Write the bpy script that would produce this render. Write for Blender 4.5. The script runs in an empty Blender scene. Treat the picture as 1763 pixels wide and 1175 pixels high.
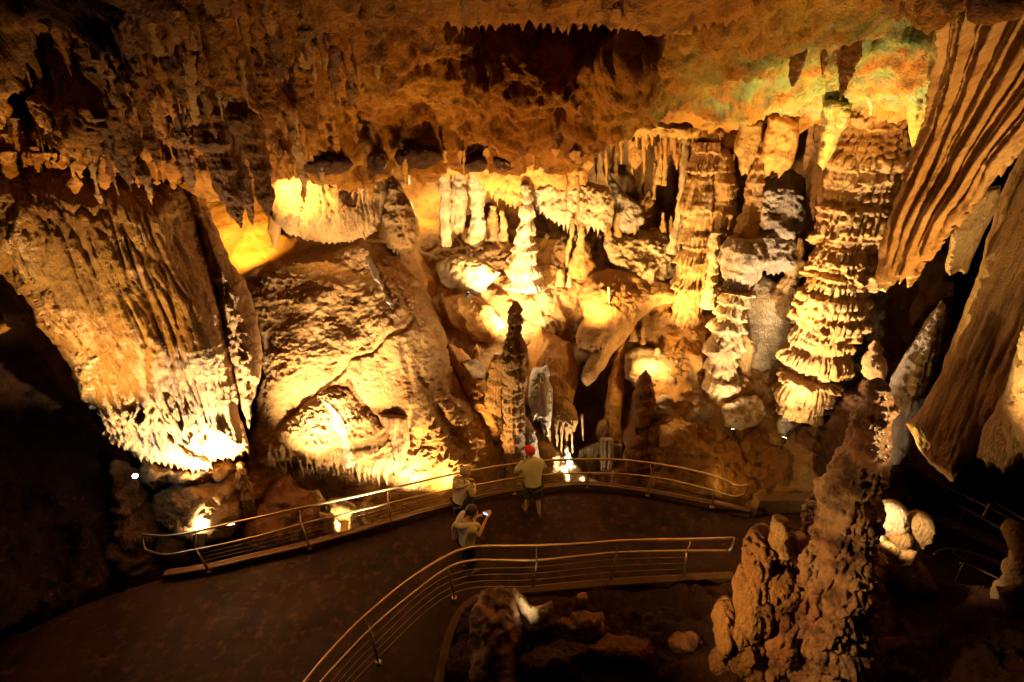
import bpy, bmesh, math, random
import numpy as np
from mathutils import Vector, Matrix
random.seed(7)
SC = bpy.context.scene
COL = SC.collection
# ---------------------------------------------------------------- camera
H = 8.7; F = 783.0; CX, CY = 881.5, 587.5; TH = math.radians(24.5)
cam = bpy.data.cameras.new('camera'); camo = bpy.data.objects.new('camera', cam); COL.objects.link(camo)
cam.sensor_width = 36.0; cam.lens = 36.0 * F / 1763.0; cam.clip_start = 0.05; cam.clip_end = 300
camo.location = (0, 0, H); camo.rotation_euler = (math.radians(90) - TH, 0, 0)
SC.camera = camo
# ---------------------------------------------------------------- world (a cave: almost no ambient light)
W = bpy.data.worlds.new('World'); SC.world = W; W.use_nodes = True
W.node_tree.nodes['Background'].inputs[0].default_value = (0.9, 0.5, 0.25, 1)
W.node_tree.nodes['Background'].inputs[1].default_value = 0.004
SC.view_settings.view_transform = 'Standard'; SC.view_settings.look = 'None'
SC.view_settings.exposure = 0.25
SC.view_settings.gamma = 1.0
SC.cycles.max_bounces = 4; SC.cycles.diffuse_bounces = 3; SC.cycles.glossy_bounces = 2
SC.cycles.sample_clamp_indirect = 6.0
# ---------------------------------------------------------------- pixel <-> world
ct, st = math.cos(TH), math.sin(TH)
def ray(px, py):
    x = (np.asarray(px, float) - CX) / F; u = -(np.asarray(py, float) - CY) / F
    return x, ct + u * st, -st + u * ct
def P(px, py, D):
    """world point seen at photo pixel (px,py) at forward distance D"""
    x, y, z = ray(px, py); t = D / y
    return np.stack([x * t, y * t + 0 * x, H + z * t], -1)
def PZ(px, py, z0):
    x, y, z = ray(px, py); t = (z0 - H) / z
    return Vector((float(x * t), float(y * t), z0))
def V(px, py, D): return Vector([float(v) for v in P(px, py, D)])
# ---------------------------------------------------------------- lamps of the show cave, plus some added fill lights
LP = 6.0
AMB = (1.0, 0.51, 0.09); WARM = (1.0, 0.57, 0.18); PALE = (1.0, 0.72, 0.40); COOL = (0.85, 0.92, 1.0)
def spot(a, b, power, ang=70, col=WARM, blend=0.8, size=0.06):
    l = bpy.data.lights.new('cave_or_fill_lamp', 'SPOT'); o = bpy.data.objects.new('cave_or_fill_lamp', l); COL.objects.link(o)
    l.energy = power * LP; l.color = col; l.spot_size = math.radians(ang); l.spot_blend = blend; l.shadow_soft_size = size
    A = Vector(a); B = Vector(b); o.location = A
    o.rotation_euler = (B - A).to_track_quat('-Z', 'Y').to_euler(); return o
def glow(a, power, col=AMB, size=0.1):
    l = bpy.data.lights.new('cave_or_fill_lamp', 'POINT'); o = bpy.data.objects.new('cave_or_fill_lamp', l); COL.objects.link(o)
    l.energy = power * LP; l.color = col; l.shadow_soft_size = size; o.location = Vector(a); return o
spot(V(400, 905, 7.3), V(320, 640, 8.5), 1500, 85, PALE, 1.0)             # can behind the left rail, up the great drapery
spot(V(380, 835, 7.7), V(375, 690, 8.6), 210, 120, PALE, 1.0)
spot(V(345, 915, 7.5), V(350, 865, 8.3), 110, 110, PALE, 1.0)
spot(V(130, 830, 5.6), V(130, 450, 7.8), 190, 90, WARM, 1.0)               # left wall
spot(V(505, 860, 7.8), V(600, 540, 12.5), 850, 80, PALE, 1.0)             # boulder
spot(V(650, 880, 8.9), V(600, 730, 10.2), 90, 110, PALE, 1.0)            # under the hood
spot(V(590, 908, 8.3), V(580, 885, 8.9), 25, 120, WARM, 1.0)
spot(V(770, 872, 9.25), V(740, 740, 10.6), 260, 110, WARM, 1.0)
spot(V(462, 296, 12.9), V(560, 350, 14.4), 260, 110, WARM, 1.0)          # behind the left stalactites
spot(V(400, 430, 13.0), V(420, 370, 16), 300, 120, AMB, 1.0)
glow(V(735, 345, 17.0), 30, WARM)
spot(V(885, 580, 11.8), V(880, 470, 14.6), 480, 110, PALE, 1.0)           # centre pool
spot(V(820, 500, 13.0), V(830, 360, 15.5), 190, 110, WARM, 1.0)
spot(V(850, 560, 12.2), V(1000, 360, 15.0), 330, 110, WARM, 1.0)
spot(V(1010, 560, 11.5), V(1060, 400, 15), 240, 110, WARM, 1.0)
spot(V(1160, 625, 11.0), V(1200, 400, 12.9), 500, 90, WARM, 1.0)
spot(V(1262, 745, 9.7), V(1260, 560, 11.5), 150, 90, PALE, 1.0)
spot(V(1335, 780, 8.9), V(1430, 470, 10.6), 800, 90, PALE, 1.0)
spot(V(1352, 757, 9.7), V(1385, 640, 10.5), 30, 110, PALE, 1.0)
spot(V(1440, 420, 8.6), V(1450, 120, 9.5), 230, 120, WARM, 1.0)           # green ceiling
spot(V(1300, 690, 10.6), V(1310, 560, 12.4), 60, 90, PALE, 1.0)
glow(V(1120, 630, 11.6), 20, WARM)
spot(V(985, 830, 10.9), V(935, 680, 12), 120, 100, PALE)
glow(V(1010, 830, 11.0), 20, PALE)
spot(V(893, 1062, 4.9), V(912, 1040, 5.5), 5, 60, PALE, 1.0, .02)
spot(V(1505, 905, 5.7), V(1540, 890, 6.3), 40, 100, PALE, .6, .03)
spot(V(1100, 1080, 3.9), V(1380, 1000, 4.75), 80, 120, WARM, 1.0)            # left side of the near stalagmite
spot(V(1690, 930, 4.0), V(1650, 250, 5.6), 190, 100, WARM, 1.0)
spot(V(900, 300, 5.0), V(880, 870, 8.4), 75, 45, AMB, 1.0)               # path light
spot(V(850, 700, 7.5), V(900, 190, 9.3), 200, 120, AMB, 1.0)               # roof
glow(V(240, 817, 7.2), 1.5, COOL, .05)
spot(V(735, 884, 9.2), V(600, 600, 12.0), 300, 70, PALE, 1.0)
spot(V(808, 838, 9.7), V(886, 690, 10.7), 150, 70, WARM, 1.0)
spot(V(1230, 860, 8.8), V(1330, 780, 10), 8, 110, AMB, 1.0)
spot(V(230, 760, 6.2), V(400, 180, 7.6), 70, 100, AMB, 1.0)              # added fill to brighten the left ceiling
spot(PZ(612, 1086, .95), V(610, 600, 12.0), 1100, 46, PALE, 1.0)            # added unseen fill on the boulder, placed at the near rail
glow(V(870, 548, 12.5), 22, PALE)
glow(V(795, 478, 14.2), 14, PALE)
spot(V(1330, 600, 10.2), V(1470, 380, 10.6), 230, 100, WARM, 1.0)  # added fill, evens out the dark upper part of the great pillar
spot(V(1530, 780, 7.4), V(1680, 600, 7.0), 26, 100, AMB, 1.0)  # added raking light to bring out the ribs of the fluted wall
spot(V(1545, 800, 7.9), V(1600, 600, 8.8), 40, 80, PALE, 1.0)  # added light to make the broad pale stalagmite at the right stand out
spot(V(1475, 560, 9.0), V(1590, 330, 6.6), 110, 90, AMB, 1.0)

# ---------------------------------------------------------------- noise
_rs = np.random.RandomState(11)
_perm = _rs.permutation(256).astype(np.int32); _perm = np.concatenate([_perm, _perm])
_g = _rs.normal(size=(256, 3)); _g /= np.linalg.norm(_g, axis=1)[:, None]; _g = _g.astype(np.float32)
def pn(p):
    p = np.asarray(p, np.float32); i = np.floor(p).astype(np.int32); f = p - i
    u = f * f * f * (f * (f * 6 - 15) + 10); i &= 255
    X, Y, Z = i[..., 0], i[..., 1], i[..., 2]
    out = 0
    A = [_perm[X], _perm[(X + 1) & 255]]
    for a in (0, 1):
        for b in (0, 1):
            B = _perm[A[a] + ((Y + b) & 255)]
            for c in (0, 1):
                gi = _g[_perm[B + ((Z + c) & 255)]]
                d = gi[..., 0] * (f[..., 0] - a) + gi[..., 1] * (f[..., 1] - b) + gi[..., 2] * (f[..., 2] - c)
                w = (u[..., 0] if a else 1 - u[..., 0]) * (u[..., 1] if b else 1 - u[..., 1]) * (u[..., 2] if c else 1 - u[..., 2])
                out = out + d * w
    return out * 1.5
def fbm(p, o=4, g=0.5):
    s = 0; a = 1.0; p = np.asarray(p, np.float32)
    for k in range(o):
        s = s + a * pn(p); p = p * 2.03 + 13.7; a *= g
    return s
def sstep(x, a=0.0, b=1.0):
    t = np.clip((x - a) / (b - a), 0, 1); return t * t * (3 - 2 * t)
def worley(q):
    i = np.floor(q).astype(np.int32); best = np.full(q.shape[:-1], 9., np.float32); sh = q.reshape(-1, 3); ii = i.reshape(-1, 3); b = best.ravel()
    for dx in (-1, 0, 1):
        for dy in (-1, 0, 1):
            for dz in (-1, 0, 1):
                X, Y, Z = (ii[:, 0] + dx), (ii[:, 1] + dy), (ii[:, 2] + dz)
                g = _perm[_perm[_perm[X & 255] + (Y & 255)] + (Z & 255)]
                r = _g[g] * .42 + .5
                d = (X + r[:, 0] - sh[:, 0]) ** 2 + (Y + r[:, 1] - sh[:, 1]) ** 2 + (Z + r[:, 2] - sh[:, 2]) ** 2
                b = np.minimum(b, d)
    return np.sqrt(b).reshape(best.shape)
def relief(Q, R, seed=0.0):
    """height of the stone's surface (metres) at the points Q; R: dict of layers"""
    Q = np.asarray(Q, np.float32) + np.float32(seed * 3.17)
    h = np.zeros(Q.shape[:-1], np.float32)
    if 'warp' in R:
        a, f = R['warp']; Q = Q + a * np.stack([pn(Q * f), pn(Q * f + 31), pn(Q * f + 57) * .4], -1)
    if 'shear' in R: Q = Q.copy(); Q[..., 0] += Q[..., 2] * R['shear']
    if 'lump' in R:                                  # broad rounded swellings
        a, f = R['lump']; h += a * fbm(Q * f, 2)
    if 'boil' in R:                                  # knobbly popcorn
        a, f = R['boil']; n = np.abs(fbm(Q * f + 5, 3, .55)); h += a * (0.5 - n * 1.6)
    if 'rough' in R:
        a, f = R['rough']; h += a * fbm(Q * f + 9, 5, .58)
    if 'flute' in R:                                 # upright ribs with narrow grooves between them
        a, f = R['flute']; q = Q * np.array([f, f, f * .03], np.float32)
        q = q + .45 * pn(Q * np.array([1.4, 1.4, .5], np.float32))[..., None]
        rib = np.minimum(np.abs(pn(q)) * 3.4, 1) ** .6; rb2 = np.minimum(np.abs(pn(q * 2.3 + 7)) * 3, 1) ** .6
        h += a * (1.0 * rib + .5 * rb2 - 1.0) * (.7 + .5 * pn(Q * 1.2 + 40)) + 1.8 * a * pn(q * .33 + 3)
    if 'tier' in R:                                  # stacked lips with drips under them
        a, f = R['tier'][:2]; fr = R['tier'][2] if len(R['tier']) > 2 else 8
        q = Q * np.array([fr, fr, .6], np.float32); rib = np.abs(pn(q))
        zz = np.stack([0 * Q[..., 2] + 3.3, 0 * Q[..., 2] + seed, Q[..., 2] * f * .45], -1)
        ph = Q[..., 2] * f + .9 * pn(zz) + .5 * pn(Q * np.array([.9, .9, .4], np.float32)) + .25 * pn(Q * 2.6) + .22 * rib + .12 * pn(q * .4)
        s = 1 - (ph - np.floor(ph)); am = .35 + 1.4 * np.abs(pn(Q * 1.1 + 3))
        h += a * (.45 + .55 * am) * (s ** 1.3 - .35) * (1 - sstep(s, .94, 1.0) * .95)
        qq = q * np.array([1.25, 1.25, .35], np.float32) + 9
        h += min(a, .16) * .85 * (np.minimum(np.abs(pn(qq)) * 3.2, 1) ** .6 - .6) * (.25 + .75 * sstep(s, .1, .5))
    if 'scale' in R:                                 # small overlapping ripples, sloping
        a, f = R['scale']
        for k, (aa, ff) in enumerate(((a, f), (a * .45, f * 2.3))):
            ph = Q[..., 2] * ff + .9 * pn(Q * .8 + k) + .8 * pn(Q * 2.2 + 4 + k) + .6 * pn(Q * 5.1 + k) + .3 * pn(Q * 11.)
            s = 1 - (ph - np.floor(ph)); am = np.clip(.4 + 1.3 * pn(Q * 1.7 + 11 + k * 5), 0, 1.3)
            h += aa * am * (s ** 1.4 - .4) * (1 - sstep(s, .88, 1.0))
    if 'bulb' in R:                                  # rounded knobs grown against one another
        a, f = R['bulb'][:2]; zs = R['bulb'][2] if len(R['bulb']) > 2 else .7
        for aa, ff in ((a, f), (a * .45, f * 2.2)):
            q = (Q + (.5 / ff) * np.stack([pn(Q * ff * .6 + 3), pn(Q * ff * .6 + 17), pn(Q * ff * .6 + 41)], -1)) * np.array([ff, ff, ff * zs], np.float32); d1 = worley(q)
            h += aa * (np.sqrt(np.clip(1 - (d1 / .85) ** 2, 0, 1)) - .55)
    h += R.get('mic', .022) * fbm(Q * 6.5 + 77, 4, .62)
    if 'pit' in R:
        a, f = R['pit']; n = fbm(Q * f + 21, 3); h -= a * sstep(n, .25, .6)
    return h
# ---------------------------------------------------------------- materials
def lin(c): return tuple(c) + (1.0,)
class N:
    def __init__(s, name):
        s.m = bpy.data.materials.new(name); s.m.use_nodes = True; s.t = s.m.node_tree; s.n = s.t.nodes; s.b = s.n['Principled BSDF']
    def add(s, k, **kw):
        n = s.n.new(k)
        for a, b in kw.items():
            if a.startswith('i_'):
                key = a[2:]; n.inputs[int(key) if key.isdigit() else key].default_value = b
            else: setattr(n, a, b)
        return n
    def l(s, a, b): s.t.links.new(a, b)
    def mix(s, f, a, b, mode='MIX'):
        n = s.add('ShaderNodeMix', data_type='RGBA', blend_type=mode)
        for v, k in ((f, 0), (a, 6), (b, 7)):
            if hasattr(v, 'links') : s.l(v, n.inputs[k])
            else: n.inputs[k].default_value = v
        return n.outputs[2]
    def noise(s, vec, scale, detail=4, rough=.55):
        n = s.add('ShaderNodeTexNoise'); n.inputs['Scale'].default_value = scale; n.inputs['Detail'].default_value = detail
        n.inputs['Roughness'].default_value = rough; s.l(vec, n.inputs['Vector']); return n.outputs['Fac']
    def ramp(s, v, a, b):
        n = s.add('ShaderNodeMapRange'); n.inputs[1].default_value = a; n.inputs[2].default_value = b; s.l(v, n.inputs[0]); n.clamp = True; return n.outputs[0]
    def scalev(s, vec, v):
        n = s.add('ShaderNodeVectorMath', operation='MULTIPLY'); s.l(vec, n.inputs[0]); n.inputs[1].default_value = v; return n.outputs[0]
def sat(c): return (c[0] * .95, c[1] * .82, c[2] * .60)
def rock(name, light, mid, dark, streak=0.0, bump=.10, fine=16, rough=.5, darkat=(.52, .72), moss=None, sheen=.35, spec=.28):
    if name not in ('white_calcite', 'grey_stone', 'pale_flowstone'): light, mid, dark = sat(light), sat(mid), sat(dark)
    m = N(name); g = m.add('ShaderNodeNewGeometry'); pos = g.outputs['Position']
    col = m.mix(m.ramp(m.noise(pos, .55, 3), .38, .62), lin(light), lin(mid))
    dv = m.scalev(pos, (1.6, 1.6, .22)) if streak > .5 else pos
    col = m.mix(m.ramp(m.noise(dv, 2.6, 8, .65), darkat[0], darkat[1]), col, lin(dark))
    st_ = m.scalev(pos, (1, 1, .12))
    if streak > 0:
        f = m.ramp(m.noise(st_, 7, 6, .6), .5, .75)
        mm = m.add('ShaderNodeMath', operation='MULTIPLY', i_1=streak); m.l(f, mm.inputs[0])
        col = m.mix(mm.outputs[0], col, lin(dark))
    fs = m.ramp(m.noise(pos, 22, 6, .7), .45, .8)
    mm = m.add('ShaderNodeMath', operation='MULTIPLY', i_1=.45); m.l(fs, mm.inputs[0])
    col = m.mix(mm.outputs[0], col, lin(tuple(c * .45 for c in mid)))
    if moss:
        c, r = moss
        v = m.add('ShaderNodeVectorMath', operation='DISTANCE'); m.l(pos, v.inputs[0]); v.inputs[1].default_value = tuple(c)
        a = m.ramp(v.outputs['Value'], r, r * .35); b = m.ramp(m.noise(pos, 1.7, 6, .7), .40, .60)
        mu = m.add('ShaderNodeMath', operation='MULTIPLY'); m.l(a, mu.inputs[0]); m.l(b, mu.inputs[1])
        mu2 = m.add('ShaderNodeMath', operation='MULTIPLY', i_1=.85); m.l(mu.outputs[0], mu2.inputs[0])
        gc = m.mix(m.ramp(m.noise(pos, 3.1, 4), .4, .6), (.30, .42, .10, 1), (.16, .34, .20, 1))
        col = m.mix(mu2.outputs[0], col, gc)
    m.l(col, m.b.inputs['Base Color'])
    m.b.inputs['Roughness'].default_value = rough; m.b.inputs['Specular IOR Level'].default_value = spec
    n1 = m.noise(pos, fine, 8, .68)
    add = n1
    if streak > 0:
        n2 = m.noise(st_, 26, 5, .6); a = m.add('ShaderNodeMath', operation='ADD'); m.l(n1, a.inputs[0]); m.l(n2, a.inputs[1]); add = a.outputs[0]
    n3 = m.noise(pos, fine * 4, 4, .6); a3 = m.add('ShaderNodeMath', operation='MULTIPLY_ADD', i_1=.3); m.l(n3, a3.inputs[0]); m.l(add, a3.inputs[2])
    bp = m.add('ShaderNodeBump'); bp.inputs['Strength'].default_value = 1.0; bp.inputs['Distance'].default_value = bump
    m.l(a3.outputs[0], bp.inputs['Height']); m.l(bp.outputs[0], m.b.inputs['Normal'])
    return m.m
def plain(name, c, rough=.5, metal=0.0, emit=None, es=1.0, bump=0, bs=40, var=.25):
    m = N(name); g = m.add('ShaderNodeTexCoord'); pos = g.outputs['Object']
    col = m.mix(m.ramp(m.noise(pos, 6, 5), .35, .7), lin(c), lin(tuple(x * (1 - var) for x in c))); m.l(col, m.b.inputs['Base Color'])
    m.b.inputs['Roughness'].default_value = rough; m.b.inputs['Metallic'].default_value = metal
    if emit: m.b.inputs['Emission Color'].default_value = lin(emit); m.b.inputs['Emission Strength'].default_value = es
    if bump:
        bp = m.add('ShaderNodeBump'); bp.inputs['Distance'].default_value = bump; m.l(m.noise(pos, bs, 5), bp.inputs['Height']); m.l(bp.outputs[0], m.b.inputs['Normal'])
    return m.m
M = {}
MC = V(1430, 130, 8.5)
M['tan'] = rock('tan_flowstone', (.62, .45, .25), (.50, .31, .13), (.22, .11, .045), streak=.35)
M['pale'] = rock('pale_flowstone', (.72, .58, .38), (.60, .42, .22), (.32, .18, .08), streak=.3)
M['gold'] = rock('golden_stone', (.60, .38, .14), (.50, .28, .08), (.28, .13, .04), streak=.2, bump=.06, fine=11)
M['brown'] = rock('brown_stone', (.42, .24, .10), (.30, .15, .055), (.11, .05, .022), streak=.3)
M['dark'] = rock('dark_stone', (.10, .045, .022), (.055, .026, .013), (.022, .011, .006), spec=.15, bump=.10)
M['grey'] = rock('grey_stone', (.52, .44, .36), (.40, .31, .24), (.18, .12, .08), streak=.3)
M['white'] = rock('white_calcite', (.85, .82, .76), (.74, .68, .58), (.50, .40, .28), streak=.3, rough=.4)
M['ceil'] = rock('ceiling_stone', (.54, .29, .065), (.36, .165, .03), (.10, .038, .011), spec=.12, bump=.12, fine=10, moss=(MC, 3.6), darkat=(.48, .66))
M['moss'] = rock('mossy_stone', (.60, .42, .16), (.52, .34, .10), (.24, .13, .05), bump=.10, fine=12, moss=(MC, 3.6), streak=.2)
M['red'] = rock('wet_brown_stone', (.50, .34, .24), (.30, .12, .055), (.07, .03, .02), darkat=(.46, .62), bump=.07, rough=.32, spec=.5)
M['band'] = rock('banded_cream_stone', (.80, .62, .38), (.66, .42, .18), (.30, .14, .05), streak=.6, bump=.03)
M['curtain'] = rock('curtain_stone', (.58, .44, .28), (.38, .22, .10), (.13, .065, .035), streak=.75, bump=.10)
# ---------------------------------------------------------------- objects
def tag(o, label=None, cat=None, group=None, kind=None):
    if label: o['label'] = label
    if cat: o['category'] = cat
    if group: o['group'] = group
    if kind: o['kind'] = kind
    return o
def empty(name, loc, label, cat, group=None, rz=0):
    o = bpy.data.objects.new(name, None); COL.objects.link(o); o.location = loc; o.rotation_euler.z = rz; o.empty_display_size = .1
    return tag(o, label, cat, group)
def link(name, me, mat, parent=None, smooth=True):
    o = bpy.data.objects.new(name, me); COL.objects.link(o)
    if mat is not None and not me.materials: me.materials.append(mat)
    if smooth: me.polygons.foreach_set('use_smooth', [True] * len(me.polygons))
    if parent is not None: o.parent = parent
    return o
def npmesh(name, verts, faces):
    me = bpy.data.meshes.new(name); verts = np.asarray(verts, np.float32); faces = np.asarray(faces, np.int32)
    k = faces.shape[1]; n = len(faces)
    me.vertices.add(len(verts)); me.vertices.foreach_set('co', verts.ravel())
    me.loops.add(n * k); me.loops.foreach_set('vertex_index', faces.ravel())
    me.polygons.add(n); me.polygons.foreach_set('loop_start', np.arange(n, dtype=np.int32) * k)
    me.polygons.foreach_set('loop_total', np.full(n, k, np.int32))
    me.update(calc_edges=True); me.validate(); return me
def recentre(o):
    """put the object's origin at the middle of its mesh's foot"""
    me = o.data; n = len(me.vertices); c = np.empty(n * 3, np.float32); me.vertices.foreach_get('co', c); c = c.reshape(-1, 3)
    b = np.array([(c[:, 0].min() + c[:, 0].max()) / 2, (c[:, 1].min() + c[:, 1].max()) / 2, c[:, 2].min()], np.float32)
    me.vertices.foreach_set('co', (c - b).ravel()); o.location = Vector([float(v) for v in b]); me.update(); return o
# thin plate interpolation of 1/D over the picture
def tps(ctrl):
    c = np.array(ctrl, float); x = c[:, :2] / 500.0; v = 1.0 / c[:, 2]; n = len(c)
    if n == 1: return lambda a, b: np.full(np.shape(a), c[0, 2])
    if n == 2:
        d = x[1] - x[0]; L = (d ** 2).sum()
        return lambda a, b: 1 / (v[0] + (v[1] - v[0]) * np.clip(((a / 500 - x[0, 0]) * d[0] + (b / 500 - x[0, 1]) * d[1]) / L, -.5, 1.5))
    A = np.c_[np.ones(n), x]
    if n == 3:
        s = np.linalg.solve(A, v); return lambda a, b: 1 / np.clip(s[0] + s[1] * a / 500 + s[2] * b / 500, .02, 1)
    K = lambda r2: np.where(r2 > 0, .5 * r2 * np.log(r2 + 1e-12), 0)
    r2 = ((x[:, None] - x[None]) ** 2).sum(-1)
    Mx = np.block([[K(r2) + 1e-3 * np.eye(n), A], [A.T, np.zeros((3, 3))]])
    s = np.linalg.solve(Mx, np.r_[v, 0, 0, 0])
    def f(a, b):
        a = np.asarray(a, float) / 500; b = np.asarray(b, float) / 500
        o = s[n] + s[n + 1] * a + s[n + 2] * b
        for k in range(n): o = o + s[k] * K((a - x[k, 0]) ** 2 + (b - x[k, 1]) ** 2)
        return 1 / np.clip(o, .02, 1)
    return f
NX, NY = CX, CY + F * ct / st      # where all plumb lines meet
def densify(pl, d):
    pl = np.array(pl, float); out = []
    for i in range(len(pl)):
        a, b = pl[i], pl[(i + 1) % len(pl)]; n = max(1, int(np.hypot(*(b - a)) / d))
        for k in range(n): out.append(a + (b - a) * k / n)
    return np.array(out)
def outline(pl, rough, fringe, seed):
    d = densify(pl, 3.0 if fringe else 5.0)
    a = np.roll(d, -1, 0) - np.roll(d, 1, 0); nn = np.c_[a[:, 1], -a[:, 0]]; nn /= np.linalg.norm(nn, axis=1)[:, None] + 1e-9
    area = .5 * np.sum(d[:, 0] * np.roll(d[:, 1], -1) - np.roll(d[:, 0], -1) * d[:, 1])
    if area < 0: nn = -nn
    if rough:
        q = np.c_[d / 34.0, np.full(len(d), seed + .5)]; n = fbm(q, 4, .6); d = d + nn * (n * rough)[:, None]
    if fringe:
        pitch, L = fringe[:2]; s = d[:, 0]
        dn = np.c_[NX - d[:, 0], NY - d[:, 1]]; dn /= np.linalg.norm(dn, axis=1)[:, None]
        w = sstep((nn * dn).sum(1), .15, .6)
        ph = s / pitch + .8 * pn(np.c_[s / pitch * .45, d[:, 1] * 0 + seed, d[:, 1] * 0 + 2.2]); k = np.floor(ph); tt = np.abs((ph - k) * 2 - 1)
        rnd = np.abs(np.sin(k * 12.9898 + seed) * 43758.5453) % 1.0
        d = d + dn * (w * (1 - tt) ** 1.2 * L * (.25 + .75 * rnd))[:, None]
    return d
def pdist(gx, gy, poly):
    """signed distance (inside > 0) and nearest outline point, for flat arrays"""
    a = poly.astype(np.float32); b = np.roll(a, -1, 0); ab = b - a; L = (ab ** 2).sum(1) + 1e-9
    n = len(gx); sd = np.empty(n, np.float32); nx = np.empty(n, np.float32); ny = np.empty(n, np.float32)
    ch = max(1, int(3e6 / len(a)))
    for i in range(0, n, ch):
        X = gx[i:i + ch, None].astype(np.float32); Y = gy[i:i + ch, None].astype(np.float32)
        t = np.clip(((X - a[:, 0]) * ab[:, 0] + (Y - a[:, 1]) * ab[:, 1]) / L, 0, 1)
        qx = a[:, 0] + t * ab[:, 0]; qy = a[:, 1] + t * ab[:, 1]; d2 = (X - qx) ** 2 + (Y - qy) ** 2
        k = d2.argmin(1); r = np.arange(len(k)); nx[i:i + ch] = qx[r, k]; ny[i:i + ch] = qy[r, k]
        cr = (a[:, 1] > Y) != (b[:, 1] > Y)
        xi = a[:, 0] + (Y - a[:, 1]) * ab[:, 0] / np.where(np.abs(ab[:, 1]) < 1e-9, 1e-9, ab[:, 1])
        ins = (np.sum(cr & (X < xi), 1) % 2) == 1
        sd[i:i + ch] = np.sqrt(d2[r, k]) * np.where(ins, 1, -1)
    return sd, nx, ny
_seed = [0]
def mass(name, pl, ctrl, mat, label=None, cat=None, group=None, kind=None, w=60, T=.6, back=None, step=3.0, R=None,
         rough=4, fringe=None, parent=None, power=.5, groove=None, hfade=7):
    """a rounded body of stone: its outline as seen from the gallery, its own distance, thickness and relief"""
    _seed[0] += 1; seed = _seed[0]; R = R or {}
    poly = outline(pl, rough, fringe, seed)
    x0, y0 = poly.min(0) - step; x1, y1 = poly.max(0) + step
    gx = np.arange(x0, x1 + step, step); gy = np.arange(y0, y1 + step, step)
    GX, GY = np.meshgrid(gx, gy); sh = GX.shape
    sd, nx, ny = pdist(GX.ravel(), GY.ravel(), poly); sd = sd.reshape(sh)
    ins = sd > 0
    pad = np.pad(ins, 1); near = np.zeros(sh, bool)
    for dy in (0, 1, 2):
        for dx in (0, 1, 2): near |= pad[dy:dy + sh[0], dx:dx + sh[1]]
    snap = near & ~ins
    X = np.where(snap, nx.reshape(sh), GX); Y = np.where(snap, ny.reshape(sh), GY)
    prof = (1 - (1 - np.clip(sd / w, 0, 1)) ** 2) ** power
    D = tps(ctrl)(X, Y); Df = D - T * prof
    Pf = P(X, Y, Df)
    dx_ = np.gradient(Pf, axis=1); dy_ = np.gradient(Pf, axis=0)
    nr = np.cross(dy_, dx_); nr /= np.linalg.norm(nr, axis=-1, keepdims=True) + 1e-9
    vd = np.array([0, 0, H]) - Pf; s = np.sign((nr * vd).sum(-1)); s[s == 0] = 1; nr *= s[..., None]
    vdn = vd / np.linalg.norm(vd, axis=-1, keepdims=True); nr = nr * .75 + vdn * .25
    h = relief(Pf, R, seed) * sstep(sd, 0, hfade)
    for pts_, gw, gd_ in groove or ():
        g = np.array(pts_, float); dm = np.full(sh, 1e9)
        for p0, p1 in zip(g[:-1], g[1:]):
            e = p1 - p0; tt = np.clip(((X - p0[0]) * e[0] + (Y - p0[1]) * e[1]) / (e @ e), 0, 1)
            dm = np.minimum(dm, np.hypot(X - p0[0] - tt * e[0], Y - p0[1] - tt * e[1]))
        dm = dm * (1 + .25 * pn(Pf * 2.5)); h = h - gd_ * np.exp(-(dm / gw) ** 2) * sstep(sd, 0, 12)
    Pf = Pf + nr * h[..., None]
    bt = T if back is None else back
    Pb = P(X, Y, D + np.maximum(bt * prof, .004))
    use = near
    idf = -np.ones(sh, int); idf[use] = np.arange(use.sum()); nF = use.sum()
    idb = idf.copy(); idb[ins] = nF + np.arange(ins.sum())
    V_ = np.concatenate([Pf[use], Pb[ins]])
    q = use[:-1, :-1] & use[1:, :-1] & use[:-1, 1:] & use[1:, 1:]
    q &= ins[:-1, :-1] | ins[1:, :-1] | ins[:-1, 1:] | ins[1:, 1:]
    c = lambda I: np.stack([I[:-1, :-1][q], I[1:, :-1][q], I[1:, 1:][q], I[:-1, 1:][q]], -1)
    fa = c(idf); fb = c(idb)[:, ::-1]
    me = npmesh(name, V_, np.concatenate([fa, fb]))
    o = link(name, me, M[mat] if isinstance(mat, str) else mat, parent)
    tag(o, label, cat, group, kind)
    if parent is None: recentre(o)
    return o
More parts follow.
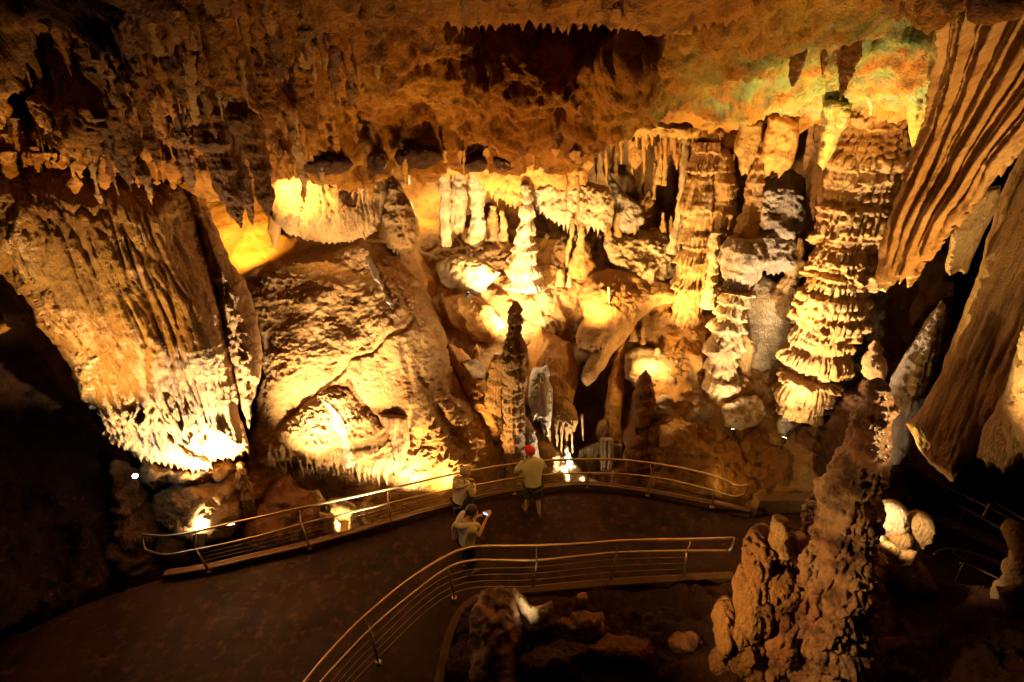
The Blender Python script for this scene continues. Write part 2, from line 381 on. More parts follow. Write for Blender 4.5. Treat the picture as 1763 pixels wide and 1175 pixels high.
def spine(name, pts, mat, label=None, cat=None, group=None, R=None, parent=None, step=2.6, D=None, lean=None, kind=None, ell=1.0):
    """an upright stone body: rings round an axis. pts: (px, py, width_px[, D]) from top to foot"""
    _seed[0] += 1; seed = _seed[0]; R = R or {}
    pts = [tuple(p) + ((D,) if len(p) == 3 else ()) for p in pts]; a = np.array(pts, float)
    L = np.r_[0, np.cumsum(np.hypot(*np.diff(a[:, :2], axis=0).T))]; n = max(5, int(L[-1] / step) + 1)
    s = np.linspace(0, L[-1], n)
    cpx, cpy, cw, cD = [np.interp(s, L, a[:, k]) for k in range(4)]
    if n > 8:
        kk = np.array([1, 2, 3, 2, 1.]); kk /= kk.sum()
        cw2 = np.convolve(np.pad(cw, 2, 'edge'), kk, 'valid'); cpx = np.convolve(np.pad(cpx, 2, 'edge'), kk, 'valid')
        cw = np.where(np.minimum(s, L[-1] - s) < 3 * step, np.minimum(cw, cw2), cw2)
    wob = sstep(s, 0, 25) * sstep(L[-1] - s, 0, 12)
    cw = cw * (1 + wob * (.20 * pn(np.c_[s / 26, 0 * s + seed, 0 * s + .3]) + .11 * pn(np.c_[s / 9, 0 * s + seed, 0 * s + 7.3]))); cpx = cpx + wob * cw.max() * .10 * pn(np.c_[s / 40, 0 * s + seed, 0 * s + 3.3])
    C = P(cpx, cpy, cD); x, y, z = ray(cpx, cpy); t = cD / y
    r = np.maximum(cw, .6) / 2 * t / F
    m = int(np.clip(cw.max() * math.pi / (step * .8), 10, 320)); th = np.arange(m) * 2 * math.pi / m
    dirs = np.stack([np.cos(th), np.sin(th) * ell, 0 * th], -1)
    Q = C[:, None] + dirs[None] * r[:, None, None]
    h = relief(Q, R, seed)
    fade = np.minimum(1, r / (.35 * r.max() + 1e-6))
    Q = Q + dirs[None] * (np.maximum(h, -r[:, None] * .6) * fade[:, None])[..., None]
    Vv = np.concatenate([Q.reshape(-1, 3), C[:1], C[-1:]])
    i = np.arange(n - 1)[:, None] * m; j = np.arange(m)[None]; j2 = (j + 1) % m
    f = np.stack([i + j, i + m + j, i + m + j2, i + j2], -1).reshape(-1, 4)
    top = n * m; cap1 = np.stack([np.full(m, top), np.arange(m), (np.arange(m) + 1) % m, (np.arange(m) + 1) % m], -1)
    me = bpy.data.meshes.new(name)
    me.from_pydata([tuple(map(float, v)) for v in Vv], [], [tuple(int(k) for k in q) for q in f] +
                   [(top, k, (k + 1) % m) for k in range(m)] + [(top + 1, (n - 1) * m + (k + 1) % m, (n - 1) * m + k) for k in range(m)])
    o = link(name, me, M[mat] if isinstance(mat, str) else mat, parent); tag(o, label, cat, group, kind)
    if parent is None: recentre(o)
    return o
# ================================================================ THE CAVE
# ---- outer shell of dark rock all round
def shell():
    n, m = 90, 150
    th = np.linspace(0, math.pi, n); ph = np.arange(m) * 2 * math.pi / m
    d = np.stack([np.sin(th)[:, None] * np.cos(ph), np.sin(th)[:, None] * np.sin(ph), np.cos(th)[:, None] + 0 * ph], -1)
    Q = d * np.array([24, 22, 15.]) + np.array([0, 7, 5.])
    Q = Q + d * (2.2 * fbm(Q * .22, 5, .6))[..., None]
    v = Q.reshape(-1, 3); i = np.arange(n - 1)[:, None] * m; j = np.arange(m)[None]; j2 = (j + 1) % m
    f = np.stack([i + j, i + j2, i + m + j2, i + m + j], -1).reshape(-1, 4)
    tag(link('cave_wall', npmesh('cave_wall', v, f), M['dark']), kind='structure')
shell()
def ground():
    xs = np.linspace(-26, 26, 210); ys = np.linspace(-16, 30, 190); X, Y = np.meshgrid(xs, ys)
    Q = np.stack([X, Y, 0 * X], -1); Z = -3.4 + .5 * fbm(Q * .5, 5, .6)
    v = np.stack([X, Y, Z], -1).reshape(-1, 3); m = len(xs); i = np.arange(len(ys) - 1)[:, None] * m; j = np.arange(m - 1)[None]
    f = np.stack([i + j, i + j + 1, i + m + j + 1, i + m + j], -1).reshape(-1, 4)
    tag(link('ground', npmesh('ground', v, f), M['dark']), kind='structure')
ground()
# ---- back wall of the chamber
mass('chamber_wall', [(300, 160), (1500, 160), (1640, 300), (1640, 620), (1500, 640), (1400, 560), (300, 560)],
     [(300, 200, 18), (800, 200, 19), (1200, 200, 19), (1600, 200, 16), (300, 500, 17), (800, 500, 17.5), (1200, 500, 17.5), (1600, 600, 13)],
     'tan', kind='structure', w=100, T=.5, R=dict(lump=(.7, .35), rough=(.25, 1.0), flute=(.15, 2.2)), step=5)
# ---- the sloping floor of the back chamber
mass('cave_floor', [(700, 400), (760, 392), (900, 396), (1000, 400), (1100, 395), (1240, 400), (1340, 420), (1470, 440), (1560, 560), (1600, 700), (1620, 860),
                    (1450, 920), (1300, 900), (1100, 860), (1000, 880), (860, 890), (780, 800), (720, 640), (700, 520)],
     [(740, 430, 16), (800, 430, 16), (900, 430, 16.2), (1000, 430, 16), (1100, 420, 16), (1200, 420, 16), (1300, 450, 15.2), (1400, 450, 15.5),
      (740, 500, 14.6), (800, 500, 14.6), (900, 500, 14.6), (1000, 500, 14.9), (1100, 500, 14.2), (1250, 500, 13.9), (1400, 520, 13.8),
      (770, 580, 13.2), (900, 580, 13.3), (985, 580, 14.2), (1060, 590, 14.6), (1150, 560, 12.9), (1250, 600, 12.5), (1350, 600, 12.5),
      (780, 650, 12.4), (850, 640, 12.4), (950, 640, 13.4), (1030, 680, 15), (1080, 650, 13.4), (1140, 660, 12), (1300, 660, 11.7), (1410, 640, 12.2),
      (850, 720, 11.9), (930, 740, 12.4), (1000, 760, 14.5), (1060, 740, 13), (1120, 740, 11), (1250, 740, 10.8), (1400, 740, 10.8),
      (860, 830, 11.0), (1000, 840, 13), (1100, 830, 10.6), (1250, 830, 9.9), (1400, 850, 9.5), (1560, 700, 11.5), (1560, 860, 9.5)],
     'tan', kind='structure', w=25, T=.25, R=dict(lump=(.28, .9), rough=(.14, 1.8), scale=(.08, 3.0), mic=.035), step=2.4)
# ---- ceiling
CE = [(-200, -260), (1800, -260), (1760, 60), (1640, 190), (1560, 215), (1480, 190), (1420, 215), (1370, 225), (1330, 200), (1270, 232), (1235, 222), (1180, 213), (1110, 214), (1060, 226),
      (1035, 242), (1015, 275), (985, 300), (945, 298), (918, 270), (890, 292), (862, 297), (835, 285), (800, 300), (770, 285), (745, 302), (712, 296), (690, 265), (668, 300),
      (640, 300), (600, 312), (560, 308), (520, 298), (470, 292), (400, 300), (345, 325), (300, 300), (240, 306), (150, 292), (60, 280), (-60, 290), (-200, 290)]
mass('cave_ceiling', CE,
     [(0, 290, 8.0), (-200, 290, 7.5), (-200, -200, 3), (0, 0, 5.4), (85, 90, 8.3), (180, 50, 5.9), (160, 190, 6.9), (270, 110, 6.6), (60, 235, 8.4), (330, 215, 8.9), (400, 120, 7.2), (400, 300, 9.3), (400, 0, 5.6), (700, 290, 11.2), (560, 180, 9.2), (700, 60, 8.2), (850, 170, 9.2), (1000, 280, 11.8),
      (1000, 150, 9.2), (900, 100, 8.7), (900, 62, 9.5), (1060, 66, 9.6), (1080, 110, 9.0), (850, 20, 9.4), (1100, 20, 9.4), (900, -120, 6), (900, -150, 4.2), (1200, 220, 12.4), (1200, 60, 8), (1450, 120, 9.6), (1500, 200, 11.0), (1640, 100, 8.0), (1500, -100, 5), (500, -200, 4.0), (1800, -200, 4)],
     'ceil', kind='structure', w=60, T=.9, back=2.2, rough=7, step=2.8,
     R=dict(warp=(.2, .9), lump=(.55, .55), rough=(.22, 1.5), bulb=(.16, 2.2, 1.0), mic=.05))
# second, nearer roof shelf across the top, with a dark recess under it
mass('roof_ledge', [(-150, -260), (1350, -260), (1300, 20), (1180, 45), (1090, 40), (1000, 38), (900, 36), (800, 40), (700, 22), (600, 18), (480, 26), (400, 4), (300, -6), (100, -30), (-150, -40)],
     [(0, 0, 4.3), (700, 30, 5.9), (1200, 40, 6.3), (0, -260, 2.6), (700, -260, 2.9), (1300, -260, 3)], 'ceil', 'rough amber rock ledge across the top of the cave with a ragged dripping edge', 'rock ledge',
     w=40, T=.3, back=.9, rough=5, fringe=(16, 26), R=dict(rough=(.14, 1.7), bulb=(.08, 4, .5), lump=(.2, .8)))
# ================================================================ LEFT SIDE
# great drapery
GD = [(-40, 296), (60, 288), (150, 296), (240, 310), (300, 306), (330, 350), (352, 420), (372, 500), (392, 600), (410, 690), (428, 768), (408, 782), (372, 786), (340, 804), (300, 790), (262, 772),
      (225, 762), (190, 742), (160, 718), (140, 690), (122, 640), (96, 590), (62, 560), (44, 510), (0, 470), (-40, 470)]
gd = empty('great_drapery', V(300, 800, 8.6), 'giant folded golden drapery on the left wall, glowing white at its foot', 'drapery')
gdl = gd.location.copy()
def under(o, root):
    """keep o where it is, as a part of root"""
    o.parent = root; o.matrix_parent_inverse = Matrix.Translation(-root.location); return o
def part(root, *a, **k):
    o = mass(*a, **k); return under(o, root)
part(gd, 'folded_curtain', GD, [(0, 300, 8.0), (300, 300, 9.2), (350, 420, 9.5), (420, 770, 8.9), (150, 690, 8.0), (50, 500, 7.7), (260, 560, 8.3)], 'tan', w=80, T=.9, step=2.4, rough=5, fringe=(11, 22),
     R=dict(lump=(.16, .6), flute=(.14, 5.4), rough=(.02, 3.2), mic=.014))
part(gd, 'upper_crust', [(-20, 300), (60, 292), (150, 300), (235, 316), (270, 350), (200, 362), (230, 420), (262, 500), (215, 470), (170, 520), (120, 470), (90, 420), (70, 360), (20, 380), (-20, 350)],
     [(0, 300, 7.7), (240, 310, 8.5), (150, 520, 7.6), (60, 400, 7.6)], 'gold', w=26, T=.3, step=2.2, rough=14, fringe=(14, 30), R=dict(rough=(.08, 2.4), bulb=(.06, 5, .5), flute=(.09, 4), mic=.02))
part(gd, 'lower_curtain', [(150, 702), (200, 690), (262, 700), (300, 740), (345, 780), (362, 800), (330, 806), (300, 800), (262, 792), (215, 772), (172, 745)],
     [(150, 700, 7.7), (340, 800, 8.1), (250, 700, 8.0)], 'tan', w=24, T=.4, step=2.2, rough=4, fringe=(9, 18), R=dict(flute=(.10, 5), mic=.012))
part(gd, 'rock_lip', [(112, 572), (140, 560), (178, 600), (205, 650), (238, 690), (250, 706), (215, 716), (170, 706), (140, 690), (125, 640)],
     [(130, 570, 7.6), (240, 700, 7.7), (150, 700, 7.5)], 'pale', w=20, T=.35, step=2.2, rough=6, R=dict(rough=(.12, 3), boil=(.05, 6)))
mass('side_drapery', [(318, 320), (345, 335), (372, 390), (395, 445), (420, 480), (442, 540), (452, 610), (446, 660), (432, 700), (428, 740), (415, 700), (398, 640), (378, 540), (352, 440), (330, 370)],
     [(330, 330, 9.8), (440, 560, 9.9), (430, 720, 9.3), (360, 450, 9.6)], 'curtain', 'narrow brown ribbed drapery hanging beside the giant golden one', 'drapery', w=26, T=.7, step=2.2,
     rough=4, R=dict(flute=(.11, 4.5), rough=(.08, 2.5), pit=(.1, 2)))
mass('lit_rock', [(272, 838), (300, 812), (345, 806), (392, 806), (412, 830), (422, 868), (416, 900), (398, 925), (350, 935), (300, 930), (268, 905), (258, 870)],
     [(270, 830, 8.5), (410, 830, 9.0), (340, 930, 7.9), (340, 860, 8.4)], 'tan', 'rounded wall rock with a lamp glowing at its foot by the left rail end', 'rock', w=50, T=.5, back=1.2, R=dict(lump=(.15, 1.4), rough=(.12, 2.5), scale=(.10, 3.4), tier=(.06, 1.5, 7), mic=.03))
mass('overhang_rock', [(240, 780), (290, 792), (340, 800), (400, 786), (412, 812), (380, 832), (330, 838), (290, 832), (262, 845), (238, 820)],
     [(240, 790, 8.3), (400, 790, 9.2), (300, 840, 8.2)], 'tan', 'scalloped brown rock tucked under the foot of the giant drapery', 'rock', w=24, T=.5, back=.9, rough=6, R=dict(rough=(.14, 2.6), scale=(.07, 4)))
spine('stalagmite', [(412, 796, 4), (415, 812, 15), (420, 835, 18), (424, 860, 20), (430, 890, 26)], 'tan', 'small knobbly stalagmite right of the glowing rock by the left rail', 'stalagmite', D=8.5, R=dict(tier=(.08, 3.4, 9), rough=(.05, 5)))
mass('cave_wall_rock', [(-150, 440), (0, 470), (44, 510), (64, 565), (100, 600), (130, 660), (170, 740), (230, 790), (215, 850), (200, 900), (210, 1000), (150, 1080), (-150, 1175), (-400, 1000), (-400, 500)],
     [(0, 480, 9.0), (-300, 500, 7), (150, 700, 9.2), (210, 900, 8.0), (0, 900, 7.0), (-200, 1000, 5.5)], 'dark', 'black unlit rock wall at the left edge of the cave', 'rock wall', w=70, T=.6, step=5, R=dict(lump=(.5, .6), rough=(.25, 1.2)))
spine('stalagmite', [(196, 792, 8), (204, 806, 26), (214, 828, 36), (222, 856, 46), (228, 890, 70), (232, 940, 96), (236, 985, 110)], 'brown', 'dark rounded stalagmite with a white lamp on its shoulder', 'stalagmite', D=7.75, R=dict(lump=(.16, 1.6), rough=(.10, 2.5)))
mass('rock', [(252, 868), (282, 880), (312, 900), (322, 940), (330, 965), (290, 985), (240, 990), (205, 980), (186, 930), (190, 890), (215, 866)], [(250, 870, 8.5), (200, 980, 8.0), (320, 960, 8.0)], 'brown',
     'dark lumpy boulder inside the curl of the left rail end', 'rock', w=40, T=.5, R=dict(lump=(.2, 1.5), rough=(.10, 2.5)))
# small ledge far left, lit gold
mass('rock', [(-10, 556), (12, 552), (22, 566), (10, 574), (-10, 578)], [(0, 560, 7.6)], 'gold', 'small golden lit knob of rock at the left edge', 'rock', w=8, T=.2, step=2, R=dict(rough=(.04, 4)))
# ================================================================ LEFT CENTRE: golden slope, boulder of flowstone
mass('flowstone_slope', [(336, 320), (372, 300), (460, 330), (470, 400), (560, 418), (640, 400), (700, 330), (712, 290), (760, 282), (772, 330), (765, 400), (745, 450), (760, 520), (760, 640), (640, 620), (430, 560), (400, 470), (352, 372)],
     [(350, 340, 16.5), (420, 380, 15.8), (470, 440, 14.6), (560, 440, 14.8), (720, 330, 19), (740, 420, 16.4), (720, 470, 14.8), (750, 600, 13.2), (440, 540, 13.2), (600, 600, 13)],
     'gold', 'smooth golden flowstone slope between the left stalactites and the lit drapery', 'flowstone', w=40, T=.3, back=1, R=dict(lump=(.25, .6), rough=(.07, 1.5), warp=(.3, .5)), step=3)
FB = [(425, 500), (450, 470), (500, 440), (545, 420), (600, 415), (655, 412), (690, 440), (722, 480), (748, 520), (764, 570), (780, 620), (800, 665), (826, 705), (846, 745), (862, 790), (868, 820), (872, 870),
      (780, 905), (680, 925), (560, 950), (470, 960), (420, 935), (412, 880), (425, 800), (436, 720), (452, 640), (448, 570)]
mass('flowstone_boulder', FB, [(450, 480, 13.8), (600, 420, 14.6), (700, 455, 14.2), (748, 570, 13.0), (600, 560, 12.3), (500, 600, 11.6), (450, 740, 10.3), (560, 660, 11.3), (690, 580, 12.0), (480, 770, 10.3), (760, 690, 11.3), (690, 760, 10.7), (850, 800, 10.8), (860, 880, 10.4),
      (700, 900, 9.9), (560, 940, 9.0), (430, 920, 8.5), (570, 845, 10.5), (640, 850, 10.2)], 'tan', 'huge leaning tan flowstone boulder, rippled all over and split by a diagonal crack', 'flowstone boulder',
     w=40, T=.4, back=1.3, step=2.0, rough=4, R=dict(lump=(.20, .7), scale=(.085, 4.2), rough=(.05, 3), mic=.03),
     groove=[([(500, 728), (538, 702), (550, 670), (588, 644), (602, 618), (640, 608), (664, 580), (698, 568), (708, 556)], 3.5, .15), ([(640, 430), (672, 480), (700, 530), (716, 560), (722, 640), (742, 690), (790, 760), (850, 830)], 7, .08), ([(600, 650), (630, 700), (648, 730)], 5, .08), ([(690, 590), (706, 650), (712, 710), (700, 760)], 5, .08),
             ([(640, 436), (668, 478), (690, 530)], 16, -.18), ([(720, 700), (760, 760), (790, 830)], 22, -.15)])
hd = mass('flowstone_hood', [(432, 770), (470, 745), (500, 720), (530, 690), (560, 664), (585, 662), (610, 680), (640, 704), (668, 728), (690, 752), (696, 780), (690, 800), (668, 812), (640, 812), (615, 806), (590, 800), (560, 804), (530, 796), (500, 792), (470, 800), (440, 815)],
     [(440, 780, 9.95), (575, 668, 11.15), (690, 760, 10.6), (660, 815, 10.05), (520, 795, 9.9)], 'tan', 'pale rippled flowstone hood with a long fringe of stone teeth above a dark hollow', 'flowstone', w=34, T=.55, back=.5, step=2.0, rough=3, fringe=(9, 42),
     R=dict(lump=(.12, 1.2), tier=(.10, 2.6, 7), scale=(.05, 4), flute=(.04, 6)))
mass('stalactite_curtain', [(650, 712), (700, 716), (706, 760), (694, 800), (672, 812), (668, 770)], [(660, 715, 10.5), (700, 800, 10.1)], 'curtain', 'dark ribbed fold of stone at the right end of the fringed hood', 'drapery', w=12, T=.25, step=2, rough=2, fringe=(7, 10), R=dict(flute=(.09, 6)))
mass('calcite_crust', [(622, 440), (636, 434), (652, 448), (664, 470), (672, 492), (684, 510), (692, 532), (696, 548), (684, 544), (672, 524), (658, 506), (650, 486), (640, 466), (628, 456)], [(630, 440, 13.45), (660, 490, 12.86), (690, 545, 12.18)], 'white',
     'lumpy white calcite crust running down the ridge of the tan boulder', 'calcite crust', w=8, T=.07, step=1.7, rough=9, R=dict(boil=(.10, 4), rough=(.05, 5)))
mass('calcite_streak', [(560, 690), (580, 700), (596, 730), (604, 770), (608, 800), (596, 806), (588, 770), (574, 730)], [(575, 700, 10.32), (600, 800, 9.62)], 'pale', 'bright white calcite streak down the middle of the fringed hood', 'calcite crust', w=8, T=.10, step=1.8, rough=6, R=dict(boil=(.06, 5), flute=(.03, 6)))
for x, y, w_, d in [(540, 868, 44, 9.0), (585, 880, 50, 8.9), (562, 905, 54, 8.5), (615, 905, 30, 8.6), (520, 905, 40, 8.5)]:
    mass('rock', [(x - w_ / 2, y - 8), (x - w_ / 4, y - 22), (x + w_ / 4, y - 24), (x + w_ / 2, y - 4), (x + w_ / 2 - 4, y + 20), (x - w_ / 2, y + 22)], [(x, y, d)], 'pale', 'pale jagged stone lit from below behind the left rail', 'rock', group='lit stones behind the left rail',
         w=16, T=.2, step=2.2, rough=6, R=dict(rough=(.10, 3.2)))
mass('rock', [(470, 832), (500, 816), (524, 838), (545, 862), (560, 900), (545, 930), (480, 945), (430, 930), (440, 880), (450, 846)], [(500, 820, 9.3), (450, 930, 8.2), (550, 920, 8.4)], 'brown', 'brown folded rock behind the left rail under the flowstone hood', 'rock', w=26, T=.35, step=2.4, rough=6, R=dict(rough=(.12, 2.4), lump=(.12, 1.6)))
# bright drapery at the back, left of the tunnel
mass('lit_drapery', [(462, 300), (500, 296), (545, 290), (600, 290), (640, 282), (664, 290), (668, 335), (660, 372), (648, 396), (628, 408), (598, 414), (560, 416), (526, 410), (492, 398), (470, 380)],
     [(465, 300, 14.6), (660, 300, 15.0), (560, 415, 13.9), (640, 400, 14.2)], 'tan', 'broad ribbed drapery glowing yellow at its left end, under the ceiling', 'drapery', w=46, T=.9, back=.4, step=2.0, rough=3, fringe=(7, 10),
     R=dict(flute=(.13, 3.6), lump=(.12, 1)))
mass('stalactite', [(464, 372), (486, 384), (482, 410), (478, 430), (468, 425), (460, 396)], [(470, 380, 14.0)], 'gold', 'stubby golden stalactite under the left end of the lit drapery', 'stalactite', w=9, T=.2, step=2, rough=2, R=dict(flute=(.05, 5)))
mass('hanging_boulder', [(672, 300), (690, 320), (706, 348), (720, 378), (724, 402), (712, 428), (690, 436), (668, 424), (655, 400), (656, 372), (662, 330)], [(680, 300, 15.4), (690, 430, 14.2)], 'tan',
     'rounded tiered boulder hanging beside the light tunnel', 'flowstone boulder', w=26, T=.6, step=2, rough=3, fringe=(7, 12), R=dict(tier=(.10, 2.2, 6), rough=(.05, 3)))
spine('column', [(731, 285, 9), (731, 300, 12), (733, 318, 13)], 'tan', 'tiny far column in the mouth of the light tunnel', 'column', D=18.3, R=dict(rough=(.04, 3)))
spine('column', [(703, 285, 5), (703, 300, 6), (703, 318, 6)], 'white', 'thin white column at the left side of the tunnel mouth', 'column', D=17.0)
# ================================================================ CENTRE BACK: columns and stalagmites
C_ = 'column'; S_ = 'stalagmite'
spine(C_, [(762, 268, 22), (764, 300, 17), (766, 340, 15), (766, 380, 17), (768, 412, 16), (770, 424, 12)], 'pale', 'leftmost slim bright column of the back row', C_, D=15.2, R=dict(flute=(.03, 6), tier=(.05, 1.8, 5)))
mass(C_, [(772, 262), (796, 258), (806, 300), (806, 335), (804, 370), (800, 395), (786, 402), (775, 392), (772, 350), (774, 300)], [(785, 260, 15.8), (790, 400, 15.4)], 'pale', 'wide bright lumpy column second from the left in the back row', C_, w=16, T=.4, step=2, rough=3, fringe=(6, 8), R=dict(tier=(.12, 1.6, 5), flute=(.05, 4)))
spine(C_, [(820, 280, 26), (820, 322, 25), (820, 345, 17), (822, 370, 18), (824, 385, 24), (820, 405, 27), (817, 422, 30)], 'pale', 'bright column with a square cap and flared foot, third in the back row', C_, D=15.1, R=dict(flute=(.03, 6), tier=(.07, 2.2, 6)))
spine(S_, [(849, 354, 6), (850, 366, 14), (849, 382, 19), (849, 400, 22), (849, 412, 20)], 'tan', 'short round stalagmite between two bright back columns', S_, D=15.4, R=dict(tier=(.07, 2, 6)))
spine(S_, [(864, 362, 5), (866, 380, 11), (867, 398, 14), (865, 414, 17)], 'tan', 'slender little stalagmite left of the big lit stalagmite', S_, D=15.2, R=dict(tier=(.05, 2.5, 6)))
spine(S_, [(903, 318, 16), (903, 332, 18), (903, 352, 20), (904, 372, 21), (903, 392, 25), (903, 408, 30), (903, 414, 26), (903, 428, 40), (902, 445, 44), (902, 458, 47), (902, 468, 52), (902, 474, 40), (903, 480, 58), (904, 494, 72)], 'pale',
      'big stepped stalagmite standing in the brightest pool of light', S_, D=14.5, R=dict(tier=(.13, 2.5, 6), flute=(.02, 7)))
mass('hanging_curtain', [(740, 262), (800, 250), (870, 255), (930, 250), (1000, 250), (1030, 250), (1018, 290), (1010, 320), (960, 330), (918, 335), (890, 330), (850, 330), (826, 318), (800, 290), (770, 300), (745, 300)],
     [(740, 260, 15.2), (1000, 250, 14.2), (900, 330, 15.0)], 'gold', 'ragged golden curtain of stone hanging from the ceiling over the back columns', 'drapery', w=24, T=.4, back=.6, step=2, rough=6, fringe=(7, 34), R=dict(flute=(.09, 3.6), rough=(.10, 2.4)))
mass('hanging_shelf', [(912, 318), (960, 312), (1010, 312), (1048, 322), (1062, 345), (1056, 372), (1040, 388), (1015, 385), (990, 380), (960, 376), (935, 362), (918, 345)],
     [(912, 320, 15.0), (1050, 320, 14.6), (980, 385, 14.8)], 'pale', 'wide hanging shelf of pale stone fringed with stalactites right of the big lit stalagmite', 'rock shelf', w=20, T=.5, step=1.8, rough=5, fringe=(8, 30), R=dict(rough=(.10, 3), flute=(.07, 5), boil=(.06, 5)))
mass('hanging_shelf', [(840, 306), (880, 300), (915, 312), (918, 345), (895, 352), (870, 340), (850, 330)], [(870, 320, 15.3)], 'tan', 'small rough shelf hanging above the little stalagmites at the back', 'rock shelf', w=14, T=.4, step=1.9, rough=5, fringe=(7, 26), R=dict(rough=(.10, 3), flute=(.06, 5)))
spine(S_, [(1001, 382, 7), (1000, 400, 10), (998, 420, 15), (1000, 440, 32), (1003, 455, 42), (1005, 474, 52)], 'tan', 'ribbed cone stalagmite joined to a thin stalactite in the back centre', S_, D=14.5, R=dict(tier=(.07, 3.6, 6), flute=(.03, 6)))
spine('stalactite', [(986, 375, 8), (985, 400, 7), (980, 425, 7), (976, 450, 5), (976, 460, 2)], 'tan', 'thin bent drip of stone beside the ribbed cone stalagmite', 'stalactite', D=14.3, R=dict(rough=(.03, 5)))
spine(S_, [(1118, 328, 6), (1114, 345, 16), (1108, 362, 24), (1106, 378, 32), (1108, 392, 34)], 'tan', 'squat two-humped golden stalagmite in the right back alcove', S_, D=15.6, R=dict(tier=(.09, 1.8, 5), rough=(.05, 3)))
# rough mounds under the shelf
mass('rock', [(1040, 388), (1080, 400), (1130, 392), (1165, 402), (1180, 440), (1165, 480), (1120, 492), (1080, 470), (1050, 452), (1036, 420)], [(1040, 400, 15.2), (1150, 400, 15), (1110, 485, 13.8)], 'pale', 'knobbly pale mound of rock below the right back alcove', 'rock', w=26, T=.4, step=2, rough=6, R=dict(rough=(.14, 2.2), boil=(.07, 4), scale=(.05, 3)))
for x, y, h_, w_ in [(1048, 400, 34, 7), (1064, 396, 30, 8), (1086, 388, 30, 7), (1092, 402, 20, 7), (1142, 388, 22, 7), (1156, 398, 26, 8)]:
    spine(S_, [(x, y - h_, w_ * .5), (x, y - h_ * .5, w_), (x, y + 12, w_ * 1.6)], 'tan', 'stubby little stalagmite on the knobbly pale mound', S_, group='little stalagmites on the pale mound', D=14.7, R=dict(rough=(.05, 4)))
mass('grey_curtain', [(1040, 262), (1056, 300), (1072, 330), (1100, 350), (1108, 380), (1094, 400), (1070, 398), (1056, 380), (1064, 350), (1050, 318), (1036, 290)], [(1040, 270, 15.6), (1080, 395, 14.9)], 'grey', 'grey flow of stone slanting down beside the hanging shelf', 'drapery', w=14, T=.3, step=1.9, rough=5, fringe=(6, 16), R=dict(rough=(.10, 3), flute=(.05, 5)))
# the hanging tongue in the middle
mass('flowstone_tongue', [(985, 486), (1010, 470), (1046, 462), (1090, 468), (1130, 480), (1172, 492), (1165, 520), (1128, 530), (1098, 556), (1078, 586), (1058, 606), (1040, 630), (1026, 656), (1012, 667), (1000, 656), (1004, 632), (1018, 612), (992, 604), (988, 580), (1004, 548), (996, 515)],
     [(990, 486, 14.2), (1150, 490, 13.6), (1080, 480, 13.9), (1080, 590, 12.7), (1012, 660, 12.4), (1000, 600, 12.7), (1050, 540, 12.9)], 'tan', 'tan flowstone mass narrowing to a hanging tongue above the dark pit', 'flowstone', w=40, T=.5, back=.7, step=2, rough=4,
     R=dict(lump=(.22, 1.0), scale=(.07, 2.6), rough=(.06, 2.6)))
spine('stalactite', [(1048, 494, 5), (1048, 505, 5), (1049, 522, 3)], 'pale', 'single short straw hanging in front of the tan tongue', 'stalactite', D=12.6)
# ridge rocks along the centre, slope lumps
mass('rock', [(752, 452), (790, 440), (835, 448), (860, 470), (838, 500), (800, 512), (765, 500), (745, 478)], [(760, 450, 15.0), (830, 500, 13.8)], 'pale', 'cracked pale ledge at the left of the bright pool of light', 'rock', w=24, T=.3, step=2, rough=5, R=dict(scale=(.08, 3), rough=(.05, 3)))
mass('rock', [(762, 512), (810, 505), (850, 530), (872, 560), (850, 590), (800, 585), (768, 560)], [(770, 510, 13.9), (850, 585, 12.7)], 'gold', 'rounded golden rock below the bright ledge', 'rock', w=30, T=.35, step=2.2, rough=4, R=dict(lump=(.1, 1.2), scale=(.05, 3), rough=(.04, 3)))
mass('flowstone_ridge', [(770, 590), (795, 600), (830, 645), (862, 700), (860, 750), (835, 735), (805, 700), (782, 660), (766, 620)], [(775, 600, 12.5), (855, 740, 11.2), (780, 660, 12.0)], 'gold', 'golden ridge of flowstone left of the tall central stalagmite', 'flowstone', w=30, T=.4, step=2.2, rough=4, R=dict(lump=(.12, 1.3), scale=(.05, 3), rough=(.04, 3)))
mass('rock', [(930, 560), (980, 590), (1000, 640), (985, 700), (950, 720), (915, 660), (905, 600)], [(930, 570, 13.0), (980, 700, 12.5)], 'gold', 'smooth shadowed orange hump behind the white cascade', 'rock', w=34, T=.4, step=2.4, R=dict(lump=(.1, 1), rough=(.04, 2.4)))
# central stalagmites
spine(S_, [(888, 518, 4), (889, 526, 16), (888, 538, 24), (887, 552, 27), (887, 562, 22), (886, 576, 20), (886, 590, 30), (885, 604, 39), (885, 622, 40), (886, 640, 37), (886, 668, 34), (887, 700, 34), (886, 730, 34), (886, 760, 36), (885, 790, 34), (884, 812, 42), (882, 846, 50), (882, 880, 54)], 'curtain',
      'tall slender stalagmite with a dark knob on top, standing right behind the rail', S_, D=10.7, R=dict(tier=(.055, 4.2, 9), rough=(.03, 5), flute=(.02, 8)), step=2)
spine(S_, [(856, 610, 8), (855, 622, 15), (853, 640, 22), (853, 660, 26), (851, 690, 30), (852, 720, 32), (852, 752, 34)], 'tan', 'shorter golden stalagmite just left of the tall central one', S_, D=11.3, R=dict(tier=(.06, 2.4, 8), lump=(.06, 2)))
spine(S_, [(820, 594, 5), (820, 606, 12), (821, 622, 14), (824, 636, 15)], 'gold', 'small blunt stalagmite on the golden ridge', S_, D=12.0, R=dict(lump=(.04, 3)))
mass('rock', [(800, 624), (820, 616), (838, 640), (836, 680), (818, 690), (802, 660)], [(820, 650, 11.9)], 'grey', 'grey-streaked lump on the golden ridge', 'rock', w=14, T=.25, step=2, R=dict(scale=(.05, 4)))
